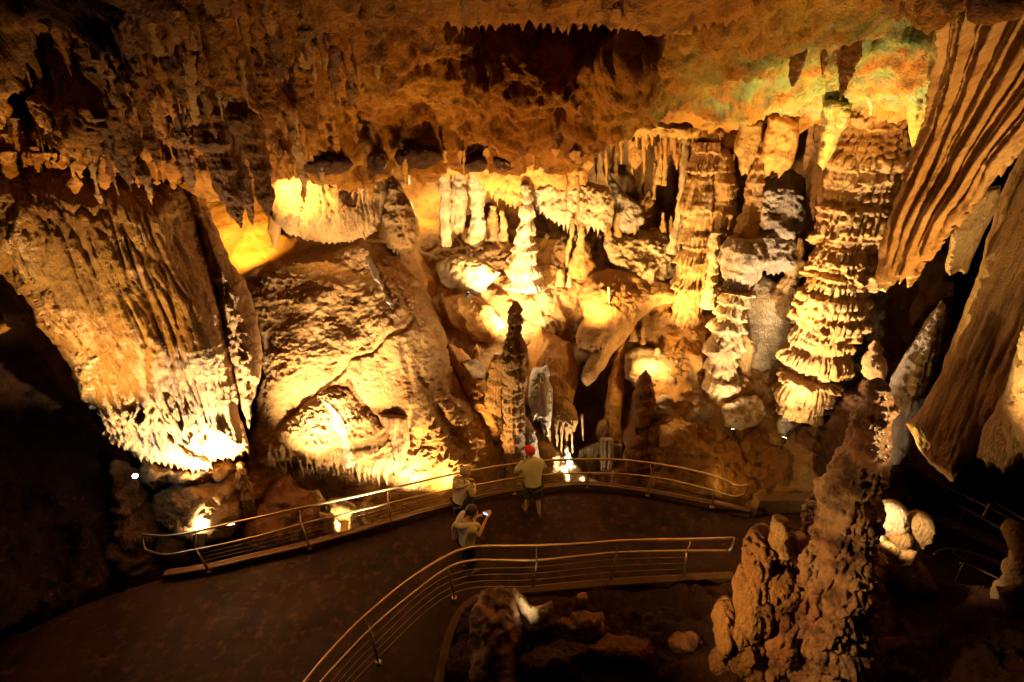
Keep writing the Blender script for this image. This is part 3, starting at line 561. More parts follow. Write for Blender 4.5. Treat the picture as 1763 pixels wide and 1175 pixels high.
# white cascade
mass('calcite_cascade', [(918, 634), (936, 632), (946, 650), (950, 672), (952, 700), (950, 722), (948, 748), (940, 744), (932, 722), (918, 716), (912, 700), (910, 674), (912, 652)], [(930, 634, 12.2), (948, 745, 11.6), (912, 700, 11.8)], 'white', 'pure white calcite cascade right of the tall central stalagmite', 'calcite cascade', w=14, T=.3, step=1.8, rough=3, fringe=(6, 16),
     R=dict(flute=(.07, 5), boil=(.04, 6)))
spine(S_, [(939, 630, 5), (939, 636, 11), (941, 646, 13)], 'white', 'little white knob on top of the white cascade', S_, D=11.9)
mass('flowstone', [(955, 690), (972, 686), (990, 700), (996, 724), (984, 740), (966, 738), (954, 722)], [(970, 690, 12.0), (970, 738, 11.7)], 'tan', 'rounded tan bulge with drips right of the white cascade', 'flowstone', w=14, T=.3, step=2, fringe=(6, 34), rough=3, R=dict(scale=(.04, 4)))
for x, y, L_, w_ in [(958, 738, 40, 5), (966, 740, 56, 6), (975, 742, 84, 6), (984, 740, 40, 5), (945, 748, 60, 7), (936, 730, 40, 6), (1002, 724, 34, 5)]:
    spine('stalactite', [(x, y - 10, w_), (x + 1, y + L_ * .5, w_ * .7), (x + 2, y + L_, 1)], 'tan', 'thin stalactite hanging over the dark pit below the white cascade', 'stalactite', group='stalactites over the pit', D=11.5, R=dict(rough=(.02, 6)))
spine(S_, [(905, 722, 8), (908, 738, 20), (912, 760, 22), (916, 790, 26), (920, 830, 30)], 'grey', 'pale banded stalagmite beside the foot of the tall central one', S_, D=11.0, R=dict(tier=(.05, 2.4, 5)))
mass('rock', [(920, 740), (950, 760), (975, 800), (990, 850), (930, 860), (915, 800)], [(930, 745, 11.8), (960, 850, 11.0)], 'tan', 'dim tan slope behind the visitor in the red cap', 'rock', w=26, T=.3, step=2.4, R=dict(lump=(.1, 1.4), rough=(.05, 3)))
mass('white_ledge', [(968, 800), (988, 798), (1002, 812), (1040, 836), (1060, 850), (1000, 856), (966, 850), (962, 820)], [(970, 800, 11.6), (1050, 850, 10.7)], 'white', 'flat white sloping ledge seen through the rail right of the red cap', 'rock', w=16, T=.15, step=2, rough=3, R=dict(lump=(.04, 2)))
spine(S_, [(975, 768, 4), (977, 780, 12), (980, 800, 14)], 'white', 'small jagged white spike over the white sloping ledge', S_, D=11.4, R=dict(boil=(.05, 6)))
# curtain of straws
mass('straw_curtain_top', [(1030, 724), (1046, 720), (1056, 740), (1054, 762), (1036, 768), (1022, 752)], [(1040, 740, 12.1)], 'tan', 'round grey-tan knob from which the long straws hang', 'rock', w=14, T=.3, step=2, R=dict(lump=(.06, 2)))
for k in range(17):
    x = 992 + k * 4.7; y = 766 - 8 * math.sin(k / 16 * 3.1) + (16 - k) * .6; L_ = 44 + 46 * min(1, k / 9) + 8 * math.sin(k * 2.3)
    spine('stalactite', [(x + 8 - k * .45, y, 4.5), (x + 2, y + L_ * .5, 4.2), (x, y + L_, 1.5)], 'pale', 'long thin straw in the curtain of straws behind the rail', 'stalactite', group='curtain of long straws', D=11.7 + .05 * math.sin(k), step=3)
for k, (x, w_) in enumerate([(1042, 9), (1050, 13), (1037, 6)]):
    spine('stalactite', [(x, 756, w_ * .8), (x, 800, w_), (x - 2, 838, w_ * .8), (x - 2, 850, 3)], 'pale', 'thick bright straw at the right end of the curtain of straws', 'stalactite', group='thick bright straws', D=11.3, R=dict(flute=(.02, 9)))
# ================================================================ RIGHT BACK
mass('alcove_roof', [(1040, 232), (1100, 205), (1250, 205), (1340, 215), (1320, 262), (1290, 290), (1265, 262), (1235, 248), (1200, 240), (1150, 232), (1090, 232), (1060, 244)], [(1040, 240, 13.4), (1300, 220, 13), (1290, 290, 12.6)], 'moss',
     'yellow-green lit arch of ceiling rock over the right back alcove', 'rock arch', w=24, T=.4, back=.8, step=2.2, rough=4, fringe=(9, 20), R=dict(rough=(.16, 1.8), flute=(.06, 4)))
for x, y, h_, w_, d in [(1056, 250, 48, 8, 15.6), (1062, 246, 56, 8, 15.4), (1136, 262, 56, 10, 15.2), (1146, 270, 50, 8, 15.1), (1128, 300, 44, 6, 15.4), (1108, 300, 40, 7, 16)]:
    spine(C_, [(x, y - 20, w_), (x - 1, y + h_ * .4, w_ * .8), (x - 3, y + h_, w_ * 1.3)], 'tan', 'slim dim column deep in the right back alcove', C_, group='slim columns in the alcove', D=d, R=dict(rough=(.04, 4)))
for x, y, L_ in [(1085, 228, 28), (1096, 232, 22), (1110, 230, 34), (1122, 232, 20), (1155, 236, 30), (1168, 236, 24), (1205, 242, 26), (1216, 244, 40)]:
    spine('stalactite', [(x, y - 8, 8), (x, y + L_ * .5, 5), (x + 1, y + L_, 1)], 'gold', 'short pointed stalactite on the rim of the right alcove arch', 'stalactite', group='stalactites on the alcove rim', D=13.9, step=2.6)
mass('hanging_rock', [(1076, 238), (1100, 236), (1112, 262), (1104, 282), (1094, 292), (1082, 276)], [(1090, 240, 14.6)], 'tan', 'dim hanging lump in the mouth of the right alcove', 'rock', w=12, T=.3, step=2, rough=3, R=dict(rough=(.06, 3)))
spine(C_, [(1182, 238, 12), (1181, 280, 14), (1176, 330, 15), (1172, 380, 18), (1166, 415, 24), (1162, 436, 28)], 'pale', 'slim bright column left of the thick layered pillar', C_, D=13.7, R=dict(tier=(.05, 2.6, 6), flute=(.02, 7)))
spine(C_, [(1198, 250, 10), (1196, 300, 11), (1193, 350, 12), (1190, 400, 14)], 'tan', 'second slim column pressed against the thick layered pillar', C_, D=13.3, R=dict(tier=(.04, 3, 6)))
pil = empty('pillar', V(1182, 560, 12.9), 'thick layered yellow pillar with a broad flat foot in bright light', 'pillar')
def spart(root, *a, **k):
    o = spine(*a, **k); return under(o, root)
spart(pil, 'shaft', [(1218, 245, 40), (1216, 290, 46), (1213, 330, 54), (1210, 370, 60), (1207, 410, 62), (1203, 450, 60), (1198, 480, 60), (1193, 510, 54), (1187, 530, 50), (1183, 545, 54), (1180, 560, 40)], 'tan', D=12.9, R=dict(tier=(.17, 1.3, 6), flute=(.05, 5), mic=.012), step=2.0)
spart(pil, 'layered_cap', [(1248, 256, 8), (1250, 270, 24), (1248, 300, 36), (1246, 340, 38), (1242, 380, 38), (1236, 420, 30)], 'tan', D=12.55, R=dict(tier=(.06, 3.8, 6)))
spine(C_, [(1232, 400, 16), (1228, 440, 18), (1226, 470, 16), (1222, 500, 20), (1220, 530, 24)], 'pale', 'knobbly slim column in front of the layered pillar', C_, D=12.2, R=dict(tier=(.06, 2.5, 6)))
mass('rock', [(1145, 575), (1170, 552), (1205, 556), (1225, 590), (1215, 640), (1190, 660), (1160, 640)], [(1170, 560, 12.9), (1200, 650, 11.8)], 'gold', 'golden rock supporting the foot of the layered pillar', 'rock', w=24, T=.4, step=2.2, rough=5, R=dict(rough=(.08, 2.4), lump=(.1, 1.3)))
mass('rock', [(1078, 612), (1100, 600), (1140, 596), (1168, 612), (1178, 640), (1166, 668), (1130, 664), (1098, 672), (1076, 650)], [(1080, 620, 12.6), (1170, 620, 12.2), (1120, 668, 11.9)], 'pale', 'brightly lit smooth hump behind the dark pointed stalagmite', 'rock', w=24, T=.35, step=2.2, rough=5, R=dict(lump=(.1, 1.6), scale=(.04, 3)))
mass('rock', [(1060, 600), (1075, 590), (1082, 640), (1072, 700), (1066, 760), (1050, 765), (1040, 720), (1048, 650)], [(1065, 600, 13.1), (1055, 760, 11.9)], 'gold', 'long golden buttress edging the dark pit on its right', 'rock', w=16, T=.3, step=2.2, rough=4, fringe=(6, 14), R=dict(lump=(.1, 1.6), flute=(.05, 3)))
spine(S_, [(1112, 638, 4), (1112, 650, 18), (1110, 668, 32), (1108, 695, 42), (1106, 725, 48), (1104, 765, 60)], 'brown', 'dark pointed stalagmite shaded against the bright hump', S_, D=11.0, R=dict(lump=(.08, 2), rough=(.05, 3)))
# pale boulders right back
mass('grey_boulder', [(1306, 318), (1340, 300), (1366, 288), (1384, 310), (1390, 350), (1388, 400), (1372, 425), (1340, 420), (1310, 400), (1296, 360)], [(1310, 320, 13.9), (1380, 300, 13.9), (1340, 420, 13.1)], 'grey', 'heavy grey boulder between the thin tiered column and the big pillar', 'boulder', w=30, T=.6, step=2.2, rough=4, R=dict(lump=(.16, 1.2), scale=(.08, 2.6), rough=(.05, 3)))
mass('rock', [(1290, 400), (1330, 395), (1370, 420), (1372, 460), (1330, 470), (1296, 450)], [(1300, 400, 13.2), (1340, 470, 12.7)], 'grey', 'rippled grey rock below the heavy grey boulder', 'rock', w=22, T=.4, step=2.2, rough=5, fringe=(6, 12), R=dict(tier=(.09, 2.4, 5), rough=(.05, 3)))
spine(S_, [(1378, 410, 5), (1376, 425, 12), (1370, 450, 22), (1362, 475, 30), (1354, 500, 38), (1350, 520, 42), (1346, 540, 38)], 'tan', 'rough cone stalagmite leaning on the left side of the big pillar', S_, D=12.6, R=dict(rough=(.08, 3), tier=(.05, 2.6, 6)))
mass('lit_recess_rock', [(1262, 490), (1300, 470), (1340, 490), (1366, 530), (1368, 590), (1350, 640), (1310, 656), (1270, 640), (1258, 590), (1252, 530)], [(1262, 490, 13.0), (1366, 540, 12.7), (1310, 650, 11.9), (1300, 560, 12.6)], 'pale', 'glowing smooth pale rock between the two right columns', 'rock', w=44, T=.3, back=1, step=2.4, rough=3,
     R=dict(lump=(.14, 1.0), rough=(.05, 2)))
# thin tiered column
tc = empty('tiered_column', V(1240, 690, 11.6), 'thin white tiered column with a flared cup in the middle and a splayed foot', 'column')
spart(tc, 'upper_shaft', [(1312, 236, 14), (1306, 270, 20), (1302, 300, 26), (1298, 330, 26), (1294, 360, 30), (1286, 390, 34), (1280, 420, 44)], 'tan', D=11.9, R=dict(tier=(.06, 3.0, 6), rough=(.03, 4)))
spart(tc, 'flared_cup', [(1284, 410, 52), (1281, 430, 66), (1279, 446, 76), (1278, 452, 74), (1275, 470, 60), (1271, 490, 48), (1268, 504, 44)], 'grey', D=11.7, R=dict(flute=(.06, 6), lump=(.05, 2)))
spart(tc, 'lower_shaft', [(1270, 500, 50), (1266, 516, 40), (1262, 530, 44), (1257, 548, 48), (1252, 566, 50), (1250, 584, 46), (1248, 600, 52), (1245, 620, 48), (1243, 640, 46), (1242, 655, 50)], 'pale', D=11.5, R=dict(tier=(.15, 2.1, 7), mic=.012))
spart(tc, 'foot', [(1243, 652, 50), (1241, 662, 60), (1238, 675, 56), (1234, 690, 46), (1232, 700, 34)], 'pale', D=11.3, R=dict(flute=(.09, 5), tier=(.08, 1.5, 6)))
spine(S_, [(1282, 574, 10), (1284, 590, 22), (1283, 610, 26), (1280, 630, 28), (1276, 652, 26)], 'tan', 'short ribbed stalagmite touching the right side of the thin tiered column', S_, D=11.7, R=dict(tier=(.05, 4, 6)))
# big pillar
bp = empty('great_pillar', V(1375, 715, 10.6), 'massive golden pillar of stacked dripping tiers, the biggest column on the right', 'pillar')
spart(bp, 'shaft', [(1508, 176, 84), (1503, 205, 100), (1500, 240, 106), (1496, 275, 112), (1490, 310, 110), (1483, 345, 106), (1475, 380, 100), (1466, 415, 94), (1456, 450, 92), (1446, 475, 100), (1434, 505, 98), (1424, 540, 94), (1414, 575, 90), (1408, 600, 90), (1402, 630, 86), (1394, 662, 78)],
      'tan', D=10.8, R=dict(tier=(.25, .95, 6), flute=(.055, 5), mic=.012), step=2.0)
spart(bp, 'skirted_foot', [(1394, 648, 74), (1390, 660, 82), (1384, 680, 82), (1378, 700, 68), (1373, 716, 52)], 'tan', D=10.55, R=dict(flute=(.08, 5), tier=(.16, 1.6, 6), mic=.01), step=2.0)
spine(C_, [(1530, 330, 30), (1520, 400, 32), (1512, 460, 34), (1500, 520, 40), (1490, 570, 46), (1474, 620, 56), (1460, 660, 52), (1448, 700, 44)], 'grey', 'greyish ribbed column half hidden behind the massive pillar', C_, D=11.4, R=dict(tier=(.09, 1.8, 6), flute=(.04, 5)))
for x, y, h_, d in [(1402, 250, 130, 13), (1412, 240, 120, 12.6), (1424, 262, 90, 12.4), (1388, 232, 60, 12.4)]:
    spine('stalactite', [(x + 10, y - 40, 14), (x + 4, y + h_ * .4, 16), (x, y + h_ * .8, 14), (x - 2, y + h_, 5)], 'brown', 'dark hanging blade in the shadow left of the massive pillar', 'stalactite', group='dark blades left of the pillar', D=d, R=dict(flute=(.05, 5)))
# hanging rock left of big pillar
mass('hanging_rock', [(1322, 200), (1350, 192), (1376, 210), (1372, 250), (1364, 282), (1346, 302), (1332, 290), (1318, 300), (1310, 268), (1318, 230)], [(1350, 200, 11.6), (1340, 300, 11.9)], 'gold', 'smooth golden hanging lobe with a fringed tip left of the massive pillar', 'rock', w=22, T=.4, step=2.2, rough=3, fringe=(7, 14), R=dict(lump=(.1, 1.5), rough=(.04, 3)))
mass('stalactite', [(1272, 206), (1318, 204), (1312, 240), (1300, 270), (1288, 296), (1272, 290), (1266, 250)], [(1290, 210, 12.0)], 'moss', 'broad yellow-green stalactite group over the thin tiered column', 'stalactite', w=16, T=.4, step=2.2, rough=3, fringe=(12, 26), R=dict(flute=(.08, 4)))
mass('stalactite', [(1420, 172), (1470, 170), (1466, 205), (1450, 225), (1440, 252), (1428, 275), (1416, 292), (1408, 270), (1414, 232)], [(1440, 172, 9.8), (1420, 290, 10.3)], 'moss', 'pointed yellow-green blade hanging at the top left of the massive pillar', 'stalactite', w=16, T=.35, step=2.2, rough=3, fringe=(12, 16), R=dict(flute=(.07, 4), rough=(.05, 3)))
spine('stalactite', [(1496, 150, 12), (1498, 175, 10), (1500, 200, 2)], 'pale', 'small white-tipped stalactite in front of the massive pillar top', 'stalactite', D=9.4)
mass('stalactite', [(1562, 150), (1602, 140), (1612, 180), (1604, 225), (1590, 256), (1578, 272), (1566, 240), (1560, 200)], [(1580, 150, 8.8), (1578, 270, 9.4)], 'moss', 'rounded greenish lobe hanging right of the massive pillar top', 'stalactite', w=18, T=.35, step=2.2, rough=2, R=dict(flute=(.05, 4)))
for x, y, w_, L_, lb in [(1390, 20, 26, 130, 'long brown blade stalactite in the green ceiling, left of the middle'), (1474, 32, 34, 140, 'longest brown ribbed blade stalactite in the green ceiling'), (1362, 30, 16, 80, 'narrow amber stalactite in the green ceiling left of the brown blades'), (1430, 60, 22, 70, 'short greenish stalactite between the two brown blades'), (1560, 70, 18, 80, 'small brown stalactite beside the right drapery, upper right')]:
    spine('stalactite', [(x, y, w_ * 1.2), (x - L_ * .08, y + L_ * .4, w_), (x - L_ * .16, y + L_ * .75, w_ * .6), (x - L_ * .2, y + L_, 3)], 'brown', lb, 'stalactite', D=8.2 - (y < 40) * .5, R=dict(flute=(.05, 5), rough=(.03, 3)))
mass('stalactite_cluster', [(1140, 30), (1215, 36), (1222, 70), (1214, 110), (1206, 140), (1196, 128), (1184, 144), (1170, 120), (1162, 90), (1150, 60)], [(1140, 40, 7.3), (1200, 140, 8.6)], 'curtain', 'dark fluted cluster of stalactites at the edge of the green ceiling', 'stalactite', w=22, T=.35, step=2.2, rough=3, fringe=(9, 26), R=dict(flute=(.08, 5)))
mass('rock_ledge', [(1095, 40), (1130, 34), (1190, 36), (1235, 50), (1240, 62), (1195, 60), (1150, 58), (1110, 62)], [(1095, 45, 6.9), (1235, 55, 7.2)], 'moss', 'thin pale green ledge of ceiling rock over the fluted cluster', 'rock ledge', w=10, T=.2, step=2.2, rough=4, R=dict(rough=(.07, 3)))
# lower right bed of boulders
_r = random.Random(4)
for i, (x, y, r_, d) in enumerate([(1140, 706, 30, 11.0), (1175, 690, 24, 11.2), (1205, 705, 28, 11.0), (1150, 750, 36, 10.6), (1200, 760, 34, 10.5), (1100, 790, 36, 10.6), (1250, 780, 40, 10.2), (1300, 770, 36, 10.3), (1180, 810, 44, 10.1), (1330, 810, 44, 9.9), (1400, 760, 40, 10.4), (1270, 830, 44, 9.8), (1080, 830, 30, 10.4)]):
    pl = [(x + r_ * (1 + .25 * _r.uniform(-1, 1)) * math.cos(a), y + r_ * .85 * (1 + .2 * _r.uniform(-1, 1)) * math.sin(a)) for a in np.arange(8) * math.pi / 4]
    mass('boulder', pl, [(x, y - r_, d + .25), (x, y + r_, d - .25), (x + r_, y, d)], 'brown' if i > 2 else 'grey', ('dark boulder heaped behind the right part of the rail' if i > 2 else 'grey knobbly boulder by the foot of the thin tiered column'), 'boulder',
         group=('dark boulders behind the right rail' if i > 2 else 'grey knobs by the tiered column'), w=r_ * .9, T=.22, step=2.2, rough=9, R=dict(lump=(.14, 1.5), bulb=(.10, 3.4, .8), rough=(.06, 3), mic=.035))
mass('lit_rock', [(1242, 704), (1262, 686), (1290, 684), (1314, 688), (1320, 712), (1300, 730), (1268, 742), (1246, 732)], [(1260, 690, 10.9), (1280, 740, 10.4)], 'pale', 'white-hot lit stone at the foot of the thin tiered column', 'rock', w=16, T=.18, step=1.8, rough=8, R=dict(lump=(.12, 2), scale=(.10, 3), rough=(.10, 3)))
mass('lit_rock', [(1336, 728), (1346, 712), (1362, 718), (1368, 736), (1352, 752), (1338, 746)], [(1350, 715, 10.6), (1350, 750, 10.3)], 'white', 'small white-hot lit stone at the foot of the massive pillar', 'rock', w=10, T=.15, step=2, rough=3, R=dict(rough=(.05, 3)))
# ================================================================ RIGHT EDGE: draperies and columns
def strip(pts, ws): 
    pts = np.array(pts, float); d = np.gradient(pts, axis=0); n = np.c_[d[:, 1], -d[:, 0]]; n /= np.linalg.norm(n, axis=1)[:, None]
    a = pts + n * np.array(ws)[:, None] / 2; b = pts - n * np.array(ws)[:, None] / 2; return [tuple(p) for p in a] + [tuple(p) for p in b[::-1]]
rd = empty('right_drapery', V(1530, 500, 7.0), 'great golden drapery with long curved folds sweeping down at the upper right', 'drapery')
_L = np.array([(1640, -80), (1624, 60), (1608, 140), (1590, 210), (1568, 280), (1546, 350), (1522, 430), (1514, 480)], float); _R = np.array([(1960, 60), (1850, 160), (1763, 255), (1722, 300), (1692, 345), (1650, 388), (1618, 430), (1590, 470)], float)
_gr = []
for k, u in enumerate([.03, .07, .12, .16, .20, .25, .29, .34, .39, .44, .49, .55, .60, .66, .72, .78, .84, .90, .95]):
    _gr.append(([tuple(_L[q] * (1 - u) + _R[q] * u + np.array([1.5 * math.sin(k * 2.1 + q), 0])) for q in range(8)], 3 + 2.5 * ((k * 7) % 3) / 2, (-.06, -.17, -.09, -.14, -.05, -.20, -.11)[k % 7]))
    u2 = u + .022; _gr.append(([tuple(_L[q] * (1 - u2) + _R[q] * u2) for q in range(8)], 3, .05))
part(rd, 'curtain', [(1640, -80), (1960, -80), (1960, 60), (1850, 170), (1763, 255), (1720, 300), (1690, 345), (1650, 385), (1618, 430), (1596, 450), (1572, 488), (1556, 470), (1527, 498), (1512, 470), (1522, 420), (1545, 350), (1572, 270), (1596, 200), (1618, 100)],
     [(1640, 0, 4.9), (1527, 498, 7.2), (1763, 250, 5.0), (1600, 200, 6.2), (1620, 430, 6.4), (1900, -50, 3.3)], 'band', w=22, T=.25, back=.35, step=1.9, rough=4, fringe=(17, 34), R=dict(lump=(.06, .9), rough=(.02, 4), mic=.012), groove=_gr)
mass('drapery', [(1640, 400), (1672, 352), (1700, 322), (1724, 318), (1720, 350), (1690, 410), (1664, 470), (1650, 465), (1636, 474), (1628, 452)], [(1700, 320, 6.4), (1640, 470, 7.2)], 'pale', 'short pale twin-lobed drapery hanging over the black gap at the right', 'drapery', w=14, T=.18, step=2.1, rough=2, fringe=(14, 8), R=dict(flute=(.05, 5)))
mass('fluted_wall', [(1763, 250), (1900, 200), (1900, 760), (1763, 680), (1700, 760), (1655, 812), (1640, 830), (1600, 800), (1580, 770), (1560, 730), (1590, 700), (1620, 640), (1650, 560), (1690, 450), (1712, 360)],
     [(1763, 300, 7.2), (1587, 700, 7.2), (1700, 775, 6.2)], 'curtain', 'tall brown finely ribbed wall column at the right edge', 'rock column', w=40, T=.5, step=2.4, rough=3, R=dict(flute=(.09, 4.2), tier=(.03, .8, 9), mic=.012))
mass('stalagmite', [(1622, 515), (1630, 534), (1630, 570), (1622, 610), (1612, 650), (1598, 690), (1584, 720), (1566, 770), (1556, 820), (1500, 800), (1510, 740), (1520, 690), (1534, 650), (1556, 612), (1580, 576), (1606, 536)], [(1620, 515, 9.0), (1530, 800, 8.4), (1600, 680, 8.6)], 'grey', 'broad pale pointed stalagmite against the black gap at the right', 'stalagmite',
     w=34, T=.7, back=.7, step=2.2, rough=3, R=dict(flute=(.06, 3.6), scale=(.04, 3), rough=(.03, 3)))
spine(S_, [(1508, 586, 6), (1509, 600, 18), (1508, 618, 28), (1507, 636, 34), (1505, 652, 26)], 'tan', 'small knobby stalagmite standing behind the tip of the big foreground one', S_, D=8.8, R=dict(tier=(.05, 3, 6), rough=(.03, 4)))
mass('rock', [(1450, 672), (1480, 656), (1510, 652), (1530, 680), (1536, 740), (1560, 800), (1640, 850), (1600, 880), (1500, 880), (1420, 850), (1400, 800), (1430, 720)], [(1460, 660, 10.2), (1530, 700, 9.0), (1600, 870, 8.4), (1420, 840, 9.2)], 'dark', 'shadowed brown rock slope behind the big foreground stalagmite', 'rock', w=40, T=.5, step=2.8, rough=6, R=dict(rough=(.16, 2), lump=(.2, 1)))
mass('drapery', [(1763, 560), (1900, 500), (1900, 740), (1763, 790), (1744, 806), (1728, 812), (1718, 798), (1700, 802), (1682, 780), (1690, 740), (1720, 690), (1740, 640)], [(1763, 600, 5.0), (1720, 805, 5.5), (1890, 600, 4.0)], 'pale', 'pale stone curtain tip with a jagged end at the lower right edge', 'drapery', w=20, T=.25, step=2.2, rough=3, fringe=(14, 8), R=dict(flute=(.04, 5), rough=(.02, 3)))
# ================================================================ LEFT CEILING: big blades
def blade(x, y, x2, y2, w_, d, lb, mat='brown', bend=0, grp=None):
    pts = []
    for t, k in ((0, .45), (.12, 1.0), (.3, 1.05), (.5, .86), (.75, .6), (.9, .32), (1, .05)):
        pts.append((x + (x2 - x) * t + bend * math.sin(t * math.pi), y + (y2 - y) * t, w_ * k, d - .75 + .5 * t))
    return spine('stalactite', pts, mat, lb, 'stalactite', group=grp, R=dict(flute=(.035, 7), rough=(.04, 3), lump=(.05, 1.8), mic=.02), ell=.8)
blade(352, 170, 416, 394, 52, 7.8, 'long dark brown blade stalactite pointing down at the golden slope, leftmost of the big ones', 'brown', -4)
blade(385, 215, 436, 388, 34, 8.1, 'dark blade stalactite tucked between the two longest ones on the left')
blade(410, 176, 460, 372, 46, 7.5, 'long smooth brown blade stalactite left of the bright drapery', 'brown', 8)
blade(398, 68, 396, 156, 22, 6.7, 'short pointed stalactite high on the left ceiling')
blade(432, 84, 470, 226, 54, 6.9, 'fat tongue-shaped stalactite on the left ceiling', 'ceil')
blade(350, 160, 372, 240, 16, 7.0, 'thin amber stalactite in front of the long dark blade')
blade(115, 50, 262, 330, 44, 6.9, 'long slanting pale rib running down the left ceiling', 'tan')
blade(480, 150, 504, 228, 20, 7.8, 'small pointed stalactite right of the fat tongue-shaped one')
blade(575, 90, 580, 186, 14, 6.7, 'thin ribbed stalactite on the ceiling left of centre')
for i, (x, y, L_, w_) in enumerate([(366, -10, 44, 14), (388, -10, 50, 10), (406, -6, 40, 8), (458, -10, 54, 20), (482, -10, 52, 16), (522, -10, 90, 20), (541, 0, 62, 9)]):
    blade(x, y, x + L_ * .06, y + L_, w_, 5.0, 'pointed stalactite on the upper left edge of the roof', 'brown', 0, 'stalactites along the top edge, left')
blade(646, -20, 648, 78, 54, 5.3, 'wide cone stalactite with a round swelling at the top of the cave', 'ceil')
blade(799, -10, 798, 62, 12, 5.1, 'thin dark stalactite pointing into the recess, left one of the pair at the top')
blade(822, -10, 825, 54, 9, 5.1, 'thinner stalactite right of the pair at the top')
for i, (x, y, L_, w_) in enumerate([(936, 20, 30, 12), (968, 22, 36, 14), (1000, 20, 30, 10), (1030, 22, 26, 12), (1060, 16, 36, 12), (1085, 20, 34, 12), (880, 22, 24, 10), (860, 20, 28, 10)]):
    blade(x, y, x, y + L_, w_, 5.9, 'little stalactite on the roof ledge above the dark recess', 'ceil', 0, 'stalactites on the roof ledge')
_q = random.Random(21); CD = tps([(0, 290, 8.0), (400, 300, 9.3), (400, 0, 5.6), (0, 0, 5.4), (85, 90, 8.3), (180, 50, 5.9), (160, 190, 6.9), (270, 110, 6.6), (60, 235, 8.4), (330, 215, 8.9), (400, 120, 7.2), (560, 180, 9.2), (700, 70, 8.8)]); _used = []
for k in range(900):
    x, y = _q.uniform(-20, 660), _q.uniform(15, 275)
    if any(abs(x - a) < 13 and abs(y - b_) < 20 for a, b_ in _used) or len(_used) > 150: continue
    _used.append((x, y)); L_ = _q.uniform(22, 60) if k % 4 else _q.uniform(60, 110); w_ = _q.uniform(6, 12) * (L_ / 40) ** .5; d = float(CD(x, y)) - .55
    blade(x, y - 10, x + (NX - x) / (NY - y) * L_ * _q.uniform(.7, 1.2), y + L_, w_, d, 'one of many small rough stalactites scattered over the left ceiling', 'ceil' if k % 3 else 'tan', 0, 'small stalactites on the left ceiling')
mass('hanging_rock', [(44, 168), (70, 160), (110, 176), (140, 188), (140, 214), (118, 222), (92, 226), (66, 214), (48, 190)], [(60, 170, 6.6), (140, 200, 6.8)], 'ceil', 'rough crusted knob of rock hanging at the far left', 'rock', w=16, T=.3, step=2.2, rough=6, fringe=(9, 12), R=dict(boil=(.08, 4), rough=(.08, 3)))
mass('hanging_rock', [(278, 180), (304, 176), (318, 205), (318, 222), (300, 236), (276, 226)], [(300, 200, 7.6)], 'tan', 'pale crusted plate hanging in the left ceiling', 'rock', w=12, T=.2, step=2.2, rough=4, R=dict(boil=(.05, 5)))
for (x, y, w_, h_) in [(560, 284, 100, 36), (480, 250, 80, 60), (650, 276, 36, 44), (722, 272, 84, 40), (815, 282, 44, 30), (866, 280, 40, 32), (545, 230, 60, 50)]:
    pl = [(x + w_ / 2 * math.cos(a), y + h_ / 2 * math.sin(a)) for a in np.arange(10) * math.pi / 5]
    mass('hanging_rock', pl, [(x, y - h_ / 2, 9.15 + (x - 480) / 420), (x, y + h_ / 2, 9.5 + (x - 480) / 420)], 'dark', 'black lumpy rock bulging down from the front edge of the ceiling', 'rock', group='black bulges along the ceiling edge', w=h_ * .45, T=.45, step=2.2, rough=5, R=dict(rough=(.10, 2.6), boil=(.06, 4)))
for x, y, x2, y2, w_, mt in [(40, 60, 92, 190, 26, 'brown'), (96, 40, 140, 150, 22, 'ceil'), (150, 70, 196, 230, 30, 'brown'), (205, 30, 246, 150, 24, 'brown'), (232, 130, 272, 290, 28, 'ceil'), (285, 60, 318, 190, 26, 'brown'), (300, 190, 330, 330, 24, 'brown'),
                          (350, 30, 370, 150, 24, 'ceil'), (470, 40, 486, 150, 24, 'brown'), (520, 110, 536, 238, 30, 'ceil'), (545, 20, 556, 120, 20, 'brown'), (600, 60, 606, 180, 24, 'brown'), (640, 110, 644, 200, 20, 'ceil'), (182, 200, 226, 330, 22, 'brown'), (20, 200, 66, 300, 24, 'ceil')]:
    blade(x, y, x2, y2, w_, float(CD(x, y)) - .35, 'thick ragged stalactite hanging in the upper left ceiling', mt, 0, 'thick stalactites of the upper left ceiling')
_q = random.Random(9)
for k in range(44):
    x = _q.uniform(925, 1330); y = float(np.interp(x, [925, 1000, 1040, 1110, 1200, 1330], [300, 285, 250, 232, 246, 260])) + _q.uniform(-6, 26); L_ = _q.uniform(14, 64); w_ = _q.uniform(4, 9)
    spine('stalactite', [(x, y - 8, w_ * .7), (x, y, w_), (x + 1, y + L_ * .5, w_ * .75), (x + 1, y + L_, 1)], 'gold' if k % 3 else 'tan', 'thin stalactite in the crowd hanging over the back of the chamber', 'stalactite', group='thin stalactites over the back chamber', D=_q.uniform(13.6, 16), R=dict(tier=(.02, 3, 8), mic=.02), step=3)
_f = tps([(740, 430, 16), (1300, 430, 15.6), (740, 500, 14.6), (1300, 500, 14.0), (1000, 560, 13.6), (1150, 640, 12.2)])
for k in range(34):
    x = _q.uniform(930, 1190); y = _q.uniform(405, 470) if k % 2 else _q.uniform(440, 640)
    if y > 520: x = 1090 + (x - 930) * .35
    L_ = _q.uniform(10, 26); w_ = _q.uniform(6, 13)
    spine(S_, [(x, y - L_, w_ * .35), (x, y - L_ * .7, w_ * .8), (x, y, w_), (x, y + 10, w_ * 1.5)], 'tan' if k % 3 else 'pale', 'small stalagmite scattered over the slopes at the back centre', S_, group='small stalagmites on the back slopes', D=float(_f(x, y)) - .35, R=dict(tier=(.04, 3, 8), rough=(.03, 4)), step=2.8)
_q = random.Random(5)
